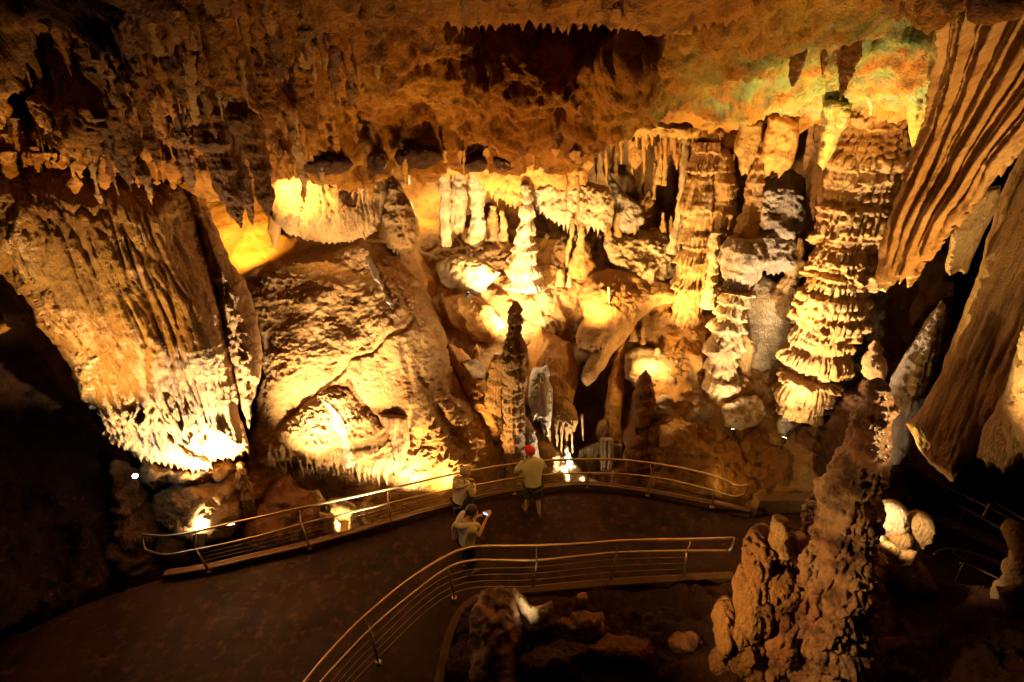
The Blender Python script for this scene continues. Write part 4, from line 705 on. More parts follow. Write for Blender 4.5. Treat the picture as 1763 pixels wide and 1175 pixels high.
for k in range(46):
    x = 8 + k * 14.2 + _q.uniform(-4, 4); ey = float(np.interp(x, [0, 150, 240, 300, 345, 400, 470, 560, 640], [288, 294, 306, 302, 322, 300, 292, 306, 300])) - 14; L_ = _q.uniform(10, 30) + (k % 4 == 0) * _q.uniform(10, 40)
    if 440 < x < 480: continue
    blade(x, ey - 14, x + L_ * .2 * (882 - x) / 800, ey + L_, _q.uniform(7, 13), float(CD(x, ey)) - .45, 'short ragged stalactite fringing the front edge of the left ceiling', 'ceil', 0, 'stalactite fringe of the left ceiling')
for k in range(20):
    x = 690 + k * 24 + _q.uniform(-12, 12); y = float(np.interp(x, [700, 800, 900, 1000, 1040, 1110, 1200], [286, 284, 276, 286, 246, 214, 214])) - 16; L_ = _q.uniform(8, 20) + (k % 5 == 0) * 26
    blade(x, y - 10, x, y + L_, _q.uniform(5, 12), 10.2, 'tiny stalactite on the central lip of the ceiling', 'gold', 0, 'tiny stalactites on the central ceiling lip')
# ================================================================ FOREGROUND
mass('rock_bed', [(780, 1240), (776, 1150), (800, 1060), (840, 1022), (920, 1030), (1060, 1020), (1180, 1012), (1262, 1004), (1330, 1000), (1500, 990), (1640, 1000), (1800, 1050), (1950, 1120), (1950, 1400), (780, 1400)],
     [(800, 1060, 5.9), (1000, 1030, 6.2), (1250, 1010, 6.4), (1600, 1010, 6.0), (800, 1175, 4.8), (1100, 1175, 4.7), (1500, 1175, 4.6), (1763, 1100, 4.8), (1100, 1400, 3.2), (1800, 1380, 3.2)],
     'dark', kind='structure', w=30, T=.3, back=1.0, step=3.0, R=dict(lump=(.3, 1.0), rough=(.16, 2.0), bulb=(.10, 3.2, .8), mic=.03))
mass('rock', [(808, 1060), (830, 1020), (866, 1010), (890, 1032), (900, 1080), (902, 1150), (890, 1230), (810, 1230), (804, 1130)], [(850, 1012, 5.9), (850, 1200, 4.7)], 'red', 'dark red-brown hollow mound just inside the curve of the near rail', 'rock', w=36, T=.5, step=2.4, rough=4, R=dict(lump=(.16, 1.6), rough=(.10, 3), bulb=(.10, 4, .5), mic=.02))
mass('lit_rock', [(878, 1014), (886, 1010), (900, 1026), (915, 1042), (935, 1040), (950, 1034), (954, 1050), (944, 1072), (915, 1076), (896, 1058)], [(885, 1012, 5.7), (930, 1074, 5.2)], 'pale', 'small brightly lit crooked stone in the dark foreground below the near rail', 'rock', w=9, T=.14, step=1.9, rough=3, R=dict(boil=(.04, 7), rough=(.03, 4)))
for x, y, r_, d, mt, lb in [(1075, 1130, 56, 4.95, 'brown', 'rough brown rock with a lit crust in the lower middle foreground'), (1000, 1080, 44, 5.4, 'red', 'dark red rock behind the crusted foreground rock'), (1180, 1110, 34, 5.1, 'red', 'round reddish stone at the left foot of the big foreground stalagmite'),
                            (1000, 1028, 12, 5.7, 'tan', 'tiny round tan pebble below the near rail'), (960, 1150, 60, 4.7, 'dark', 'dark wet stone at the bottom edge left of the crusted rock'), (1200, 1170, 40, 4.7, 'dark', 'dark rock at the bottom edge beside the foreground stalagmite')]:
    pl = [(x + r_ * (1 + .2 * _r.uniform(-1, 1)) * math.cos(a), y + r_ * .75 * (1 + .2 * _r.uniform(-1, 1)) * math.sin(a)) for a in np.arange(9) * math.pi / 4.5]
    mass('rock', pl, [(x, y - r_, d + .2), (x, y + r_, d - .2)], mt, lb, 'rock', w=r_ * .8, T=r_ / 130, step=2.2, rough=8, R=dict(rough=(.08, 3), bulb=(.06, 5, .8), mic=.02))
# big foreground stalagmite
fs = empty('foreground_stalagmite', V(1350, 1200, 4.7), 'big knobbly brown stalagmite leaning up from the bottom right foreground', 'stalagmite')
spart(fs, 'spire', [(1514, 652, 8), (1512, 662, 30), (1510, 680, 38), (1507, 700, 42), (1503, 722, 46), (1496, 745, 54), (1488, 770, 58), (1480, 800, 68), (1471, 830, 76), (1462, 860, 86), (1452, 890, 92), (1442, 930, 104), (1431, 980, 120), (1420, 1040, 140), (1405, 1100, 180), (1392, 1180, 200), (1378, 1260, 220)],
      'red', D=4.9, R=dict(lump=(.05, 2.0), bulb=(.11, 5.0, .55), tier=(.07, 2.2, 7), flute=(.03, 8), mic=.025), step=1.9)
def lobe(x, y, w_, h_, d, mt='brown'):
    pl = [(x + w_ * .30 * math.cos(t_) * (1.7 if math.cos(t_) * math.sin(t_) > 0 else 1.5), y + h_ * .5 * math.sin(t_)) for t_ in np.arange(14) * 2 * math.pi / 14]
    part(fs, 'lobe', pl, [(x, y - h_ / 2, d + .28), (x, y + h_ / 2, d - .22), (x + w_, y, d + .02)], mt, w=w_ * .45, T=.24, back=.5, step=1.9, rough=4, R=dict(lump=(.05, 2), bulb=(.09, 5.5, .45), tier=(.05, 3, 8), flute=(.03, 8), mic=.02))
for q_ in [(1372, 1120, 130, 330, 4.75, 'red'), (1310, 950, 70, 100, 5.05), (1350, 985, 96, 150, 4.95), (1398, 1000, 80, 180, 4.85, 'red'), (1300, 1030, 84, 150, 4.85), (1352, 1090, 90, 170, 4.7, 'red'), (1288, 1130, 80, 170, 4.65), (1250, 1080, 52, 110, 4.85), (1242, 1170, 54, 130, 4.6), (1330, 1190, 90, 150, 4.5, 'red'), (1400, 1150, 80, 180, 4.6, 'red')]: lobe(*q_)
spart(fs, 'stub', [(1345, 894, 20), (1344, 900, 27), (1342, 920, 28), (1340, 950, 34)], 'tan', D=4.85, R=dict(bulb=(.02, 9)))
# pair of round stubs behind it
ms = empty('lit_stalagmites', V(1560, 960, 6.2), 'cluster of three mushroom-shaped stumps, the left one glowing white', 'stalagmite')
spart(ms, 'bright_stump', [(1540, 868, 20), (1539, 874, 38), (1538, 888, 48), (1536, 902, 46), (1534, 914, 34), (1532, 926, 26)], 'pale', D=6.3, R=dict(flute=(.02, 8)), step=2)
spart(ms, 'middle_stump', [(1548, 910, 22), (1547, 920, 38), (1545, 932, 38), (1542, 944, 20)], 'tan', D=6.15, R=dict(lump=(.03, 3)), step=2)
spart(ms, 'right_stump', [(1586, 888, 26), (1584, 896, 42), (1582, 912, 44), (1576, 926, 34), (1568, 942, 26), (1562, 965, 34)], 'tan', D=6.2, R=dict(flute=(.02, 8), lump=(.03, 3)), step=2)
part(ms, 'base', [(1492, 902), (1512, 904), (1530, 930), (1556, 945), (1580, 950), (1600, 990), (1622, 1022), (1590, 1030), (1540, 1000), (1498, 1004)], [(1500, 905, 6.1), (1600, 1020, 5.6)], 'tan', w=20, T=.3, back=.6, step=2.2, rough=3, R=dict(lump=(.06, 2), scale=(.03, 4)))
spine(S_, [(1750, 908, 30), (1752, 930, 28), (1756, 960, 34), (1752, 1000, 46), (1745, 1050, 60), (1742, 1100, 80)], 'tan', 'flat-topped tan stalagmite cut by the right edge of the picture', S_, D=5.2, R=dict(lump=(.06, 2), flute=(.03, 5)))
mass('rock', [(1715, 1010), (1750, 1005), (1800, 1040), (1800, 1100), (1740, 1070)], [(1750, 1020, 5.1)], 'brown', 'dim rock at the foot of the flat-topped stalagmite by the right edge', 'rock', w=20, T=.25, step=2.4, R=dict(lump=(.1, 2)))

# ================================================================ WALKWAY AND RAILS
def m_path():
    m = N('walkway_paving'); pos = m.add('ShaderNodeNewGeometry').outputs['Position']
    c = m.mix(m.ramp(m.noise(pos, .9, 5, .6), .35, .65), (.040, .017, .008, 1), (.014, .006, .003, 1))
    c = m.mix(m.ramp(m.noise(pos, 4, 6, .7), .52, .75), c, (.12, .045, .020, 1)); m.l(c, m.b.inputs['Base Color']); m.b.inputs['Specular IOR Level'].default_value = .14
    r = m.add('ShaderNodeMapRange', i_3=.30, i_4=.95); m.l(m.noise(pos, 1.6, 4), r.inputs[0]); m.l(r.outputs[0], m.b.inputs['Roughness'])
    bp = m.add('ShaderNodeBump'); bp.inputs['Distance'].default_value = .006; m.l(m.noise(pos, 60, 6, .7), bp.inputs['Height']); m.l(bp.outputs[0], m.b.inputs['Normal'])
    return m.m
M['path'] = m_path()
M['kerb'] = rock('kerb_concrete', (.15, .10, .06), (.11, .07, .04), (.06, .035, .02), bump=.008, fine=30, rough=.8)
M['rail'] = plain('brushed_rail_metal', (.62, .47, .27), .34, .85, bump=.0006, bs=90)
M['rail2'] = plain('dull_rail_metal', (.42, .32, .20), .45, .75)
M['steel'] = plain('bright_steel', (.75, .78, .82), .28, .9)
M['blackm'] = plain('black_lamp_metal', (.02, .018, .016), .5, .3)
def cat_rom(p, n=8, closed=False):
    p = [Vector(q) for q in p]; out = []
    for i in range(len(p) - 1):
        a = p[i - 1] if i else p[0] * 2 - p[1]; b = p[i]; c = p[i + 1]; d = p[i + 2] if i + 2 < len(p) else c * 2 - b
        for k in range(n):
            t = k / n; out.append(.5 * ((2 * b) + (c - a) * t + (2 * a - 5 * b + 4 * c - d) * t * t + (3 * b - a - 3 * c + d) * t ** 3))
    return out + [p[-1]]
def tube_bm(bm, pts, r, n=10, flat=1.0):
    pts = [Vector(p) for p in pts]; rings = []
    up = Vector((0, 0, 1))
    for i, p in enumerate(pts):
        d = (pts[min(i + 1, len(pts) - 1)] - pts[max(i - 1, 0)]).normalized()
        s = d.cross(up)
        if s.length < .05: s = d.cross(Vector((0, 1, 0)))
        s.normalize(); u = s.cross(d).normalized()
        rr = r[i] if isinstance(r, (list, tuple)) else r
        rings.append([bm.verts.new(p + s * math.cos(a) * rr + u * math.sin(a) * rr * flat) for a in [2 * math.pi * k / n for k in range(n)]])
    for a, b in zip(rings, rings[1:]):
        for k in range(n): bm.faces.new((a[k], a[(k + 1) % n], b[(k + 1) % n], b[k]))
    bm.faces.new(rings[0][::-1]); bm.faces.new(rings[-1])
def bmobj(name, bm, mat, parent=None, smooth=True):
    me = bpy.data.meshes.new(name); bmesh.ops.recalc_face_normals(bm, faces=bm.faces); bm.to_mesh(me); bm.free()
    return link(name, me, M[mat] if isinstance(mat, str) else mat, parent, smooth)
def tube(name, pts, r, mat, parent, n=10, flat=1.0):
    bm = bmesh.new(); tube_bm(bm, pts, r, n, flat); return bmobj(name, bm, mat, parent)
def slab(name, pl, z1, z0, mat):
    bm = bmesh.new(); t = [bm.verts.new((p.x, p.y, z1)) for p in pl]; b = [bm.verts.new((p.x, p.y, z0)) for p in pl]
    bm.faces.new(t); bm.faces.new(b[::-1])
    for i in range(len(pl)): bm.faces.new((t[i], b[i], b[(i + 1) % len(pl)], t[(i + 1) % len(pl)]))
    bmesh.ops.triangulate(bm, faces=[f for f in bm.faces if len(f.verts) > 4])
    return tag(bmobj(name, bm, mat, None, False), kind='structure')
FAR = [PZ(x, y, 0) for x, y in [(40, 1090), (150, 1040), (300, 992), (420, 968), (535, 945), (675, 907), (760, 880), (850, 858), (950, 847), (1010, 843), (1115, 856), (1230, 878), (1290, 892), (1400, 880), (1480, 868), (1560, 872), (1640, 908), (1763, 968), (1900, 1040)]]
NEAR = [PZ(x, y, 0) for x, y in [(1900, 1150), (1763, 1070), (1650, 1020), (1500, 1000), (1380, 1002), (1262, 1000), (1180, 1004), (1050, 1013), (920, 1024), (838, 1034), (800, 1056), (780, 1090), (768, 1140), (758, 1200), (745, 1290)]]
FARs = cat_rom(FAR, 5); NEARs = cat_rom(NEAR, 5)
slab('walkway', FARs + NEARs + [Vector((-2.0, 2.0, 0)), Vector((-14, 2.0, 0)), Vector((-14, 5.5, 0))], 0.0, -.4, 'path')
def kerb(pts, w, h):
    bm = bmesh.new(); prev = None; pts = cat_rom(pts, 6)
    for i, p in enumerate(pts):
        d = (pts[min(i + 1, len(pts) - 1)] - pts[max(i - 1, 0)]); s = Vector((-d.y, d.x, 0)).normalized() * w / 2
        hh = h * (1 + .05 * math.sin(i * 1.7))
        q = [bm.verts.new((p + s * k) + Vector((0, 0, z))) for k, z in ((1, -.45), (1, hh * .85), (.85, hh), (-.85, hh), (-1, hh * .85), (-1, -.45))]
        if prev:
            for k in range(5): bm.faces.new((prev[k], prev[k + 1], q[k + 1], q[k]))
        else: bm.faces.new(q)
        prev = q
    bm.faces.new(prev[::-1]); tag(bmobj('kerb', bm, 'kerb', None, False), kind='structure')
kerb([PZ(x, y, .1) for x, y in [(285, 990), (360, 978), (430, 962), (535, 938), (675, 899), (760, 872), (850, 850), (950, 839), (1010, 835), (1115, 847), (1230, 868), (1290, 882)]], .16, .07)
kerb([PZ(x, y, .1) for x, y in [(1262, 994), (1180, 998), (1050, 1007), (920, 1018), (838, 1028), (800, 1050), (778, 1086), (764, 1140), (752, 1200), (738, 1290)]], .17, .08)
kerb([PZ(x, y, .1) for x, y in [(1300, 868), (1350, 866), (1420, 864)]], .25, .2)
kerb([PZ(x, y, .1) for x, y in [(1480, 862), (1560, 864), (1640, 900), (1763, 960), (1880, 1030)]], .2, .1)
def railing(label, top, low, posts, zt=1.07, zl=.74, r=.027, mat='rail', ends=(True, True), cables=5, group=None, brack=True):
    T = cat_rom([PZ(x, y, zt) for x, y in top], 7); L = cat_rom([PZ(x, y, zl) for x, y in low], 7)
    rt = empty('railing', (T[len(T) // 2].x, T[len(T) // 2].y, 0), label, 'railing', group)
    o = rt.location.copy(); sub = lambda q: [p - o for p in q]
    tube('top_rail', sub(T), r, mat, rt, 12); tube('lower_rail', sub(L), r * .86, mat, rt, 12)
    for k, e in enumerate(ends):
        if e:
            a, b = (T[0], L[0]) if k == 0 else (T[-1], L[-1]); d = ((T[0] - T[1]) if k == 0 else (T[-1] - T[-2])).normalized() * .05
            tube('end_bend', sub([a, a + d * .7 + (b - a) * .08, a + d + (b - a) * .3, b + d + (a - b) * .3, b + d * .7 + (a - b) * .08, b]), r * .93, mat, rt, 10)
    bases = []
    for (bx, by, tx, ty) in posts:
        B = PZ(bx, by, .08); Tt = PZ(tx, ty, zt); lz = min(L, key=lambda p: (p - (B * .3 + Tt * .7)).length)
        s = (B - Tt); s.z = 0; out = s.normalized() if s.length > .01 else Vector((0, 1, 0)); off = out * .05
        P0 = B; P1 = Vector((lz.x, lz.y, zl + .02)) + off
        ps = tube('post', sub([P0, P0.lerp(P1, .5), P1]), .021 if brack else .012, mat, rt, 8)
        tube('bracket', sub([P1, P1 + Vector((0, 0, .10)) + off * .3, Tt + off * .5 + Vector((0, 0, -.10)), Tt]), .014, mat, rt, 8)
        bm = bmesh.new(); tube_bm(bm, sub([B + Vector((0, 0, -.005)), B + Vector((0, 0, .02))]), .06, 12); bmobj('base_plate', bm, mat, rt)
        bases.append((P0, P1))
    for k in range(cables):
        f = .18 + .64 * k / max(1, cables - 1); pts = [a.lerp(b, f) for a, b in bases]
        if len(pts) > 1: tube('cable', sub(cat_rom(pts, 6)), .0045, mat, rt, 5)
    return rt
railing('far railing along the outer edge of the walkway, curled at its left end',
        [(247, 921), (285, 923), (330, 917), (390, 903), (450, 890), (513, 876), (590, 860), (667, 843), (730, 828), (800, 813), (890, 798), (950, 793), (1012, 791), (1080, 793), (1150, 802), (1225, 818), (1268, 836), (1286, 836)],
        [(252, 948), (285, 955), (330, 948), (390, 936), (450, 922), (519, 903), (590, 886), (670, 867), (730, 853), (800, 839), (890, 823), (950, 817), (1012, 815), (1080, 817), (1150, 826), (1225, 844), (1262, 855), (1278, 852)],
        [(360, 984, 335, 915), (533, 944, 514, 876), (674, 902, 667, 843), (790, 872, 790, 815), (885, 850, 890, 798), (1010, 838, 1012, 791), (1115, 853, 1120, 797), (1226, 873, 1228, 819)])
railing('near railing of gold-lit tubes sweeping in a curve down to the bottom edge',
        [(450, 1285), (485, 1230), (525, 1175), (562, 1130), (605, 1084), (650, 1043), (695, 1006), (740, 975), (775, 955), (800, 945), (830, 941), (925, 940), (1000, 937), (1065, 932), (1130, 930), (1190, 929), (1262, 927)],
        [(480, 1280), (515, 1225), (553, 1175), (590, 1134), (630, 1092), (670, 1056), (712, 1022), (750, 992), (785, 972), (815, 965), (850, 965), (925, 965), (1000, 958), (1063, 952), (1130, 950), (1190, 949), (1254, 949)],
        [(560, 1240, 525, 1175), (652, 1142, 628, 1064), (782, 1030, 770, 958), (917, 1018, 924, 940), (1050, 1006, 1064, 932), (1178, 998, 1189, 929)], r=.032, ends=(False, True), zl=.77, cables=4)
railing('thin dull railing with a squared end on the right-hand path behind the foreground stalagmite',
        [(1541, 801), (1580, 816), (1635, 841), (1699, 873), (1763, 906), (1850, 955)], [(1533, 817), (1562, 829), (1625, 858), (1685, 889), (1735, 918), (1830, 972)],
        [(1546, 858, 1566, 811), (1648, 908, 1672, 860), (1763, 965, 1785, 918)], r=.02, mat='rail2', ends=(True, False), cables=0, brack=False)
railing('low curved pair of dull rails in the dark below the right-hand path rail',
        [(1608, 956), (1618, 948), (1640, 945), (1680, 954), (1735, 976), (1790, 1003)], [(1652, 969), (1680, 978), (1722, 998), (1790, 1030)], [(1640, 1010, 1642, 945), (1735, 1040, 1737, 977)], zt=.95, zl=.7, r=.02, mat='rail2', ends=(False, False), cables=0, brack=False)
hr = empty('steel_bar', PZ(1708, 868, 1.1), 'bright grey steel bar with a clamp fixed to the right-hand path rail', 'handrail'); o_ = hr.location.copy()
tube('bar', [PZ(1712, 866, 1.12) - o_, PZ(1780, 904, 1.12) - o_, PZ(1840, 940, 1.12) - o_], .03, 'steel', hr)
tube('clamp', [PZ(1704, 866, 1.2) - o_, PZ(1700, 876, 1.08) - o_, PZ(1693, 890, .95) - o_], .028, 'steel', hr)
tube('clamp', [PZ(1700, 872, 1.12) - o_, PZ(1716, 876, 1.12) - o_], .02, 'steel', hr)
# ---------------------------------------------------------------- lamps seen in the cave
def lamp_can(px, py, D, tx, ty, tD, label, r=.07, L=.2, e=(1, .8, .5), es=12, group=None, tilt=None):
    a = V(px, py, D); d = (V(tx, ty, tD) - a).normalized(); rt = empty('floodlight', a, label, 'floodlight', group)
    tube('housing', [-d * L, -d * L * .9, Vector((0, 0, 0)), d * .02], [r * .6, r * .9, r, r * 1.08], 'blackm', rt, 16)
    tube('lens', [d * .021, d * .03], r * .9, plain('lamp_lens', (1, .9, .7), .3, 0, e, es), rt, 16)
    tube('stand', [-d * L * .5, -d * L * .5 + Vector((0, 0, -.25))], .015, 'blackm', rt, 6)
    return rt
lamp_can(344, 925, 7.45, 350, 860, 8.2, 'black can floodlight standing behind the left end of the far rail', .13, .32)
lamp_can(232, 820, 7.28, 300, 810, 6.4, 'small round lamp shining cold white on the shoulder of the dark stalagmite', .05, .14, COOL, 500)
lamp_can(806, 506, 13.2, 830, 440, 14.5, 'tiny glowing floodlight on the pale ledge left of the bright pool of light', .06, .16)
lamp_can(1500, 908, 5.75, 1540, 885, 6.2, 'small hidden floodlight beside the glowing white stump', .035, .1)
lamp_can(1262, 742, 10.05, 1255, 680, 11.0, 'floodlight in front of the lit stone under the thin tiered column', .06, .14)
lamp_can(1350, 756, 9.9, 1370, 690, 10.6, 'floodlight in front of the lit stone under the massive pillar', .06, .14)
# ================================================================ PEOPLE
M['skin'] = plain('skin', (.62, .36, .24), .55, var=.12)
M['sage'] = plain('sage_shirt_cloth', (.60, .60, .44), .85, bump=.004, bs=30)
M['short'] = plain('dark_shorts_cloth', (.07, .07, .065), .9, bump=.004, bs=30)
M['redc'] = plain('red_cap_cloth', (.75, .03, .025), .8)
M['white_t'] = plain('cream_shirt_cloth', (.74, .66, .52), .85, bump=.004, bs=25)
M['jumper'] = plain('beige_jumper_cloth', (.66, .56, .40), .9, bump=.006, bs=50)
M['black'] = plain('black_trousers_cloth', (.018, .018, .02), .9)
M['hair_d'] = plain('dark_hair', (.03, .018, .012), .6, bump=.006, bs=120)
M['hair_l'] = plain('blond_grey_hair', (.42, .31, .19), .6, bump=.006, bs=120)
M['shoe'] = plain('brown_shoe', (.09, .05, .03), .7)
M['eye'] = plain('eye_white', (.8, .78, .74), .3)
def m_stripe():
    m = N('striped_hooded_top_cloth'); pos = m.add('ShaderNodeTexCoord').outputs['Object']
    w = m.add('ShaderNodeTexWave', bands_direction='Z'); w.inputs['Scale'].default_value = 9; w.inputs['Distortion'].default_value = .6; m.l(pos, w.inputs[0])
    m.l(m.mix(m.ramp(w.outputs['Fac'], .4, .6), (.78, .68, .50, 1), (.36, .27, .17, 1)), m.b.inputs['Base Color']); m.b.inputs['Roughness'].default_value = .9; return m.m
M['stripe'] = m_stripe()
def skin(name, V_, E_, mat, parent, root, sub=2):
    """one continuous surface grown round a skeleton. V_: {key: (pos, rx, ry)}"""
    keys = list(V_); me = bpy.data.meshes.new(name); me.from_pydata([V_[k][0] for k in keys], [(keys.index(a), keys.index(b)) for a, b in E_], [])
    o = bpy.data.objects.new(name, me); COL.objects.link(o)
    md = o.modifiers.new('s', 'SKIN'); md.use_smooth_shade = True
    if not me.skin_vertices: me.skin_vertices.new()
    for i, k in enumerate(keys):
        v = V_[k]; me.skin_vertices[0].data[i].radius = (v[1], v[2] if len(v) > 2 else v[1]); me.skin_vertices[0].data[i].use_root = (k == root)
    sd = o.modifiers.new('u', 'SUBSURF'); sd.levels = sub; sd.render_levels = sub
    bpy.context.view_layer.update(); ev = o.evaluated_get(bpy.context.evaluated_depsgraph_get()); m2 = bpy.data.meshes.new_from_object(ev)
    bpy.data.objects.remove(o); bpy.data.meshes.remove(me); m2.name = name; m2.materials.clear()
    return link(name, m2, M[mat], parent)
def blob(name, c, s, mat, parent, cut=None, n=16, jag=0):
    bm = bmesh.new(); bmesh.ops.create_uvsphere(bm, u_segments=n, v_segments=n, radius=1)
    for v in bm.verts:
        if cut: v.co = cut(v.co)
        k = 1 + jag * math.sin(v.co.x * 17 + v.co.z * 11) * math.sin(v.co.y * 13 + v.co.z * 7)
        v.co = Vector((v.co.x * s[0] * k, v.co.y * s[1] * k, v.co.z * s[2] * k)) + Vector(c)
    return bmobj(name, bm, mat, parent)
def body(J, rt, feet=True, h=1.0):
    V_ = {'pelvis': (J['pelvis'], .135, .10), 'waist': (J['waist'], .125, .09), 'chest': (J['chest'], .155, .105), 'neckb': (J['neckb'], .075, .07), 'neck': (J['neck'], .052), 'jaw': (J['jaw'], .068, .075), 'head': (J['head'], .082, .095), 'crown': (J['crown'], .066, .075)}
    E_ = [('pelvis', 'waist'), ('waist', 'chest'), ('chest', 'neckb'), ('neckb', 'neck'), ('neck', 'jaw'), ('jaw', 'head'), ('head', 'crown')]
    fd = Vector(J['face']).normalized(); hd = Vector(J['head']); V_['nose'] = (tuple(hd + fd * .115 + Vector((0, 0, -.015))), .012); E_.append(('head', 'nose'))
    sd = fd.cross(Vector((0, 0, 1))).normalized()
    for s, q in ((1, 'earl'), (-1, 'earr')): V_[q] = (tuple(hd + sd * s * .092 + Vector((0, 0, -.02))), .014, .02); E_.append(('head', q))
    for s, n in ((-1, 'l'), (1, 'r')):
        sh, el, wr, hn = [Vector(J[k + n]) for k in ('sh', 'el', 'wr', 'hand')]
        V_['sh' + n] = (tuple(sh), .055); V_['ua' + n] = (tuple(sh.lerp(el, .5)), .046); V_['el' + n] = (tuple(el), .038); V_['fa' + n] = (tuple(el.lerp(wr, .4)), .037); V_['wr' + n] = (tuple(wr), .026, .022)
        V_['pm' + n] = (tuple(wr.lerp(hn, .6)), .036, .018)
        E_ += [('chest', 'sh' + n), ('sh' + n, 'ua' + n), ('ua' + n, 'el' + n), ('el' + n, 'fa' + n), ('fa' + n, 'wr' + n), ('wr' + n, 'pm' + n)]
        d = (hn - wr).normalized(); lat = Vector(J.get('lat' + n, (1, 0, 0))).normalized(); cu = Vector(J.get('curl' + n, (0, 0, -1))).normalized(); pm = wr.lerp(hn, .6)
        for f, (o_, L) in enumerate(((-.030, .072), (-.010, .082), (.010, .077), (.029, .062))):
            a = pm + d * .035 + lat * o_; b = a + d * L * .5 + cu * .012; c = b + d * L * .3 + cu * .03
            for q, p_, r in (('a', a, .0095), ('b', b, .0088), ('c', c, .0075)): V_['f%s%d%s' % (q, f, n)] = (tuple(p_), r)
            E_ += [('pm' + n, 'fa%d%s' % (f, n)), ('fa%d%s' % (f, n), 'fb%d%s' % (f, n)), ('fb%d%s' % (f, n), 'fc%d%s' % (f, n))]
        a = wr.lerp(pm, .6) - lat * .036 * (1 if n == 'l' else 1); b = a + d * .03 - lat * .018 + cu * .01; c = b + d * .03 + cu * .015
        V_['ta' + n] = (tuple(a), .012); V_['tb' + n] = (tuple(b), .0105); V_['tc' + n] = (tuple(c), .009); E_ += [('pm' + n, 'ta' + n), ('ta' + n, 'tb' + n), ('tb' + n, 'tc' + n)]
        hp, kn, an, to = [Vector(J[k + n]) for k in ('hip', 'kn', 'an', 'toe')]
        for q, p_, r in (('hip', hp, .085), ('th', hp.lerp(kn, .5), .075), ('kn', kn, .054), ('cf', kn.lerp(an, .35), .054), ('an', an, .036), ('toe', to, .03)): V_[q + n] = (tuple(p_), r)
        E_ += [('pelvis', 'hip' + n), ('hip' + n, 'th' + n), ('th' + n, 'kn' + n), ('kn' + n, 'cf' + n), ('cf' + n, 'an' + n), ('an' + n, 'toe' + n)]
    return skin('body', V_, E_, 'skin', rt, 'pelvis')
def grow(J, keys, rad, edges, name, mat, rt, root): return skin(name, {k: (tuple(J[k]) if k in J else tuple(rad[k][2]), rad[k][0], rad[k][1]) for k in keys}, edges, mat, rt, root)
def base_pose():
    return dict(pelvis=(0, 0, .94), waist=(0, .01, 1.08), chest=(0, .03, 1.30), neckb=(0, .03, 1.46), neck=(0, .05, 1.52), jaw=(0, .075, 1.585), head=(0, .07, 1.65), crown=(0, .05, 1.715), face=(0, 1, 0),
                shl=(-.18, .03, 1.42), shr=(.18, .03, 1.42), ell=(-.24, 0, 1.14), elr=(.24, 0, 1.14), wrl=(-.23, .06, .88), wrr=(.23, .06, .88), handl=(-.23, .08, .77), handr=(.23, .08, .77),
                hipl=(-.085, 0, .88), hipr=(.085, 0, .88), knl=(-.095, .02, .49), knr=(.095, .02, .49), anl=(-.10, -.02, .085), anr=(.10, -.02, .085), toel=(-.11, .13, .035), toer=(.11, .13, .035))
def dress(J, rt, top, bottom, hair, sleeve='short', legs='long', ds=.022):
    ds = ds + .012
    g = ds; mid = lambda a, b, t: tuple(Vector(J[a]).lerp(Vector(J[b]), t))
    V_ = {'hem': (mid('pelvis', 'waist', -.35), .17 + g, .13 + g), 'w': (J['waist'], .145 + g, .11 + g), 'c': (J['chest'], .165 + g, .12 + g), 'n': (mid('chest', 'neckb', .85), .085 + g, .07 + g)}
    E_ = [('hem', 'w'), ('w', 'c'), ('c', 'n')]
    for n in 'lr':
        V_['s' + n] = (J['sh' + n], .062 + g, .062 + g); V_['u' + n] = (mid('sh' + n, 'el' + n, .62), .056 + g, .056 + g); E_ += [('c', 's' + n), ('s' + n, 'u' + n)]
        if sleeve == 'long':
            V_['e' + n] = (J['el' + n], .048 + g, .048 + g); V_['x' + n] = (mid('el' + n, 'wr' + n, .85), .036 + g * .7, .036 + g * .7); E_ += [('u' + n, 'e' + n), ('e' + n, 'x' + n)]
    skin('top', V_, E_, top, rt, 'w')
    V_ = {'p': (mid('pelvis', 'waist', .3), .14 + g, .11 + g)}; E_ = []
    for n in 'lr':
        V_['h' + n] = (J['hip' + n], .09 + g, .09 + g); V_['t' + n] = (mid('hip' + n, 'kn' + n, .6), .08 + g, .08 + g); V_['k' + n] = (mid('hip' + n, 'kn' + n, .95), .066 + g, .066 + g)
        E_ += [('p', 'h' + n), ('h' + n, 't' + n), ('t' + n, 'k' + n)]
        if legs == 'long': V_['a' + n] = (mid('kn' + n, 'an' + n, .9), .05 + g * .6, .05 + g * .6); E_ += [('k' + n, 'a' + n)]
    skin('trousers' if legs == 'long' else 'shorts', V_, E_, bottom, rt, 'p')
    for n in 'lr':
        a, t = Vector(J['an' + n]), Vector(J['toe' + n]); m_ = a.lerp(t, .45); m_.z = .045
        ob = blob('shoe', (0, 0, 0), (.052, .14, .05), 'shoe', rt); ob.location = m_; ob.rotation_euler.z = math.atan2(-(t - a).x, (t - a).y)
    if hair:
        hd = Vector(J['head']).lerp(Vector(J['crown']), .35); f = Vector(J['face']).normalized()
        blob('hair', hd - f * .022 + Vector((0, 0, .02)), (.105, .112, .112), hair, rt, jag=.05, n=22, cut=lambda c: Vector((c.x, c.y, max(c.z, -.75 + .75 * max(0, c.dot(f))))))
def eyes(J, rt):
    hd = Vector(J['head']); f = Vector(J['face']).normalized(); s = f.cross(Vector((0, 0, 1))).normalized()
    for k in (1, -1): blob('eye', hd + f * .09 + s * k * .032 + Vector((0, 0, .005)), (.012, .012, .012), 'eye', rt, n=8)
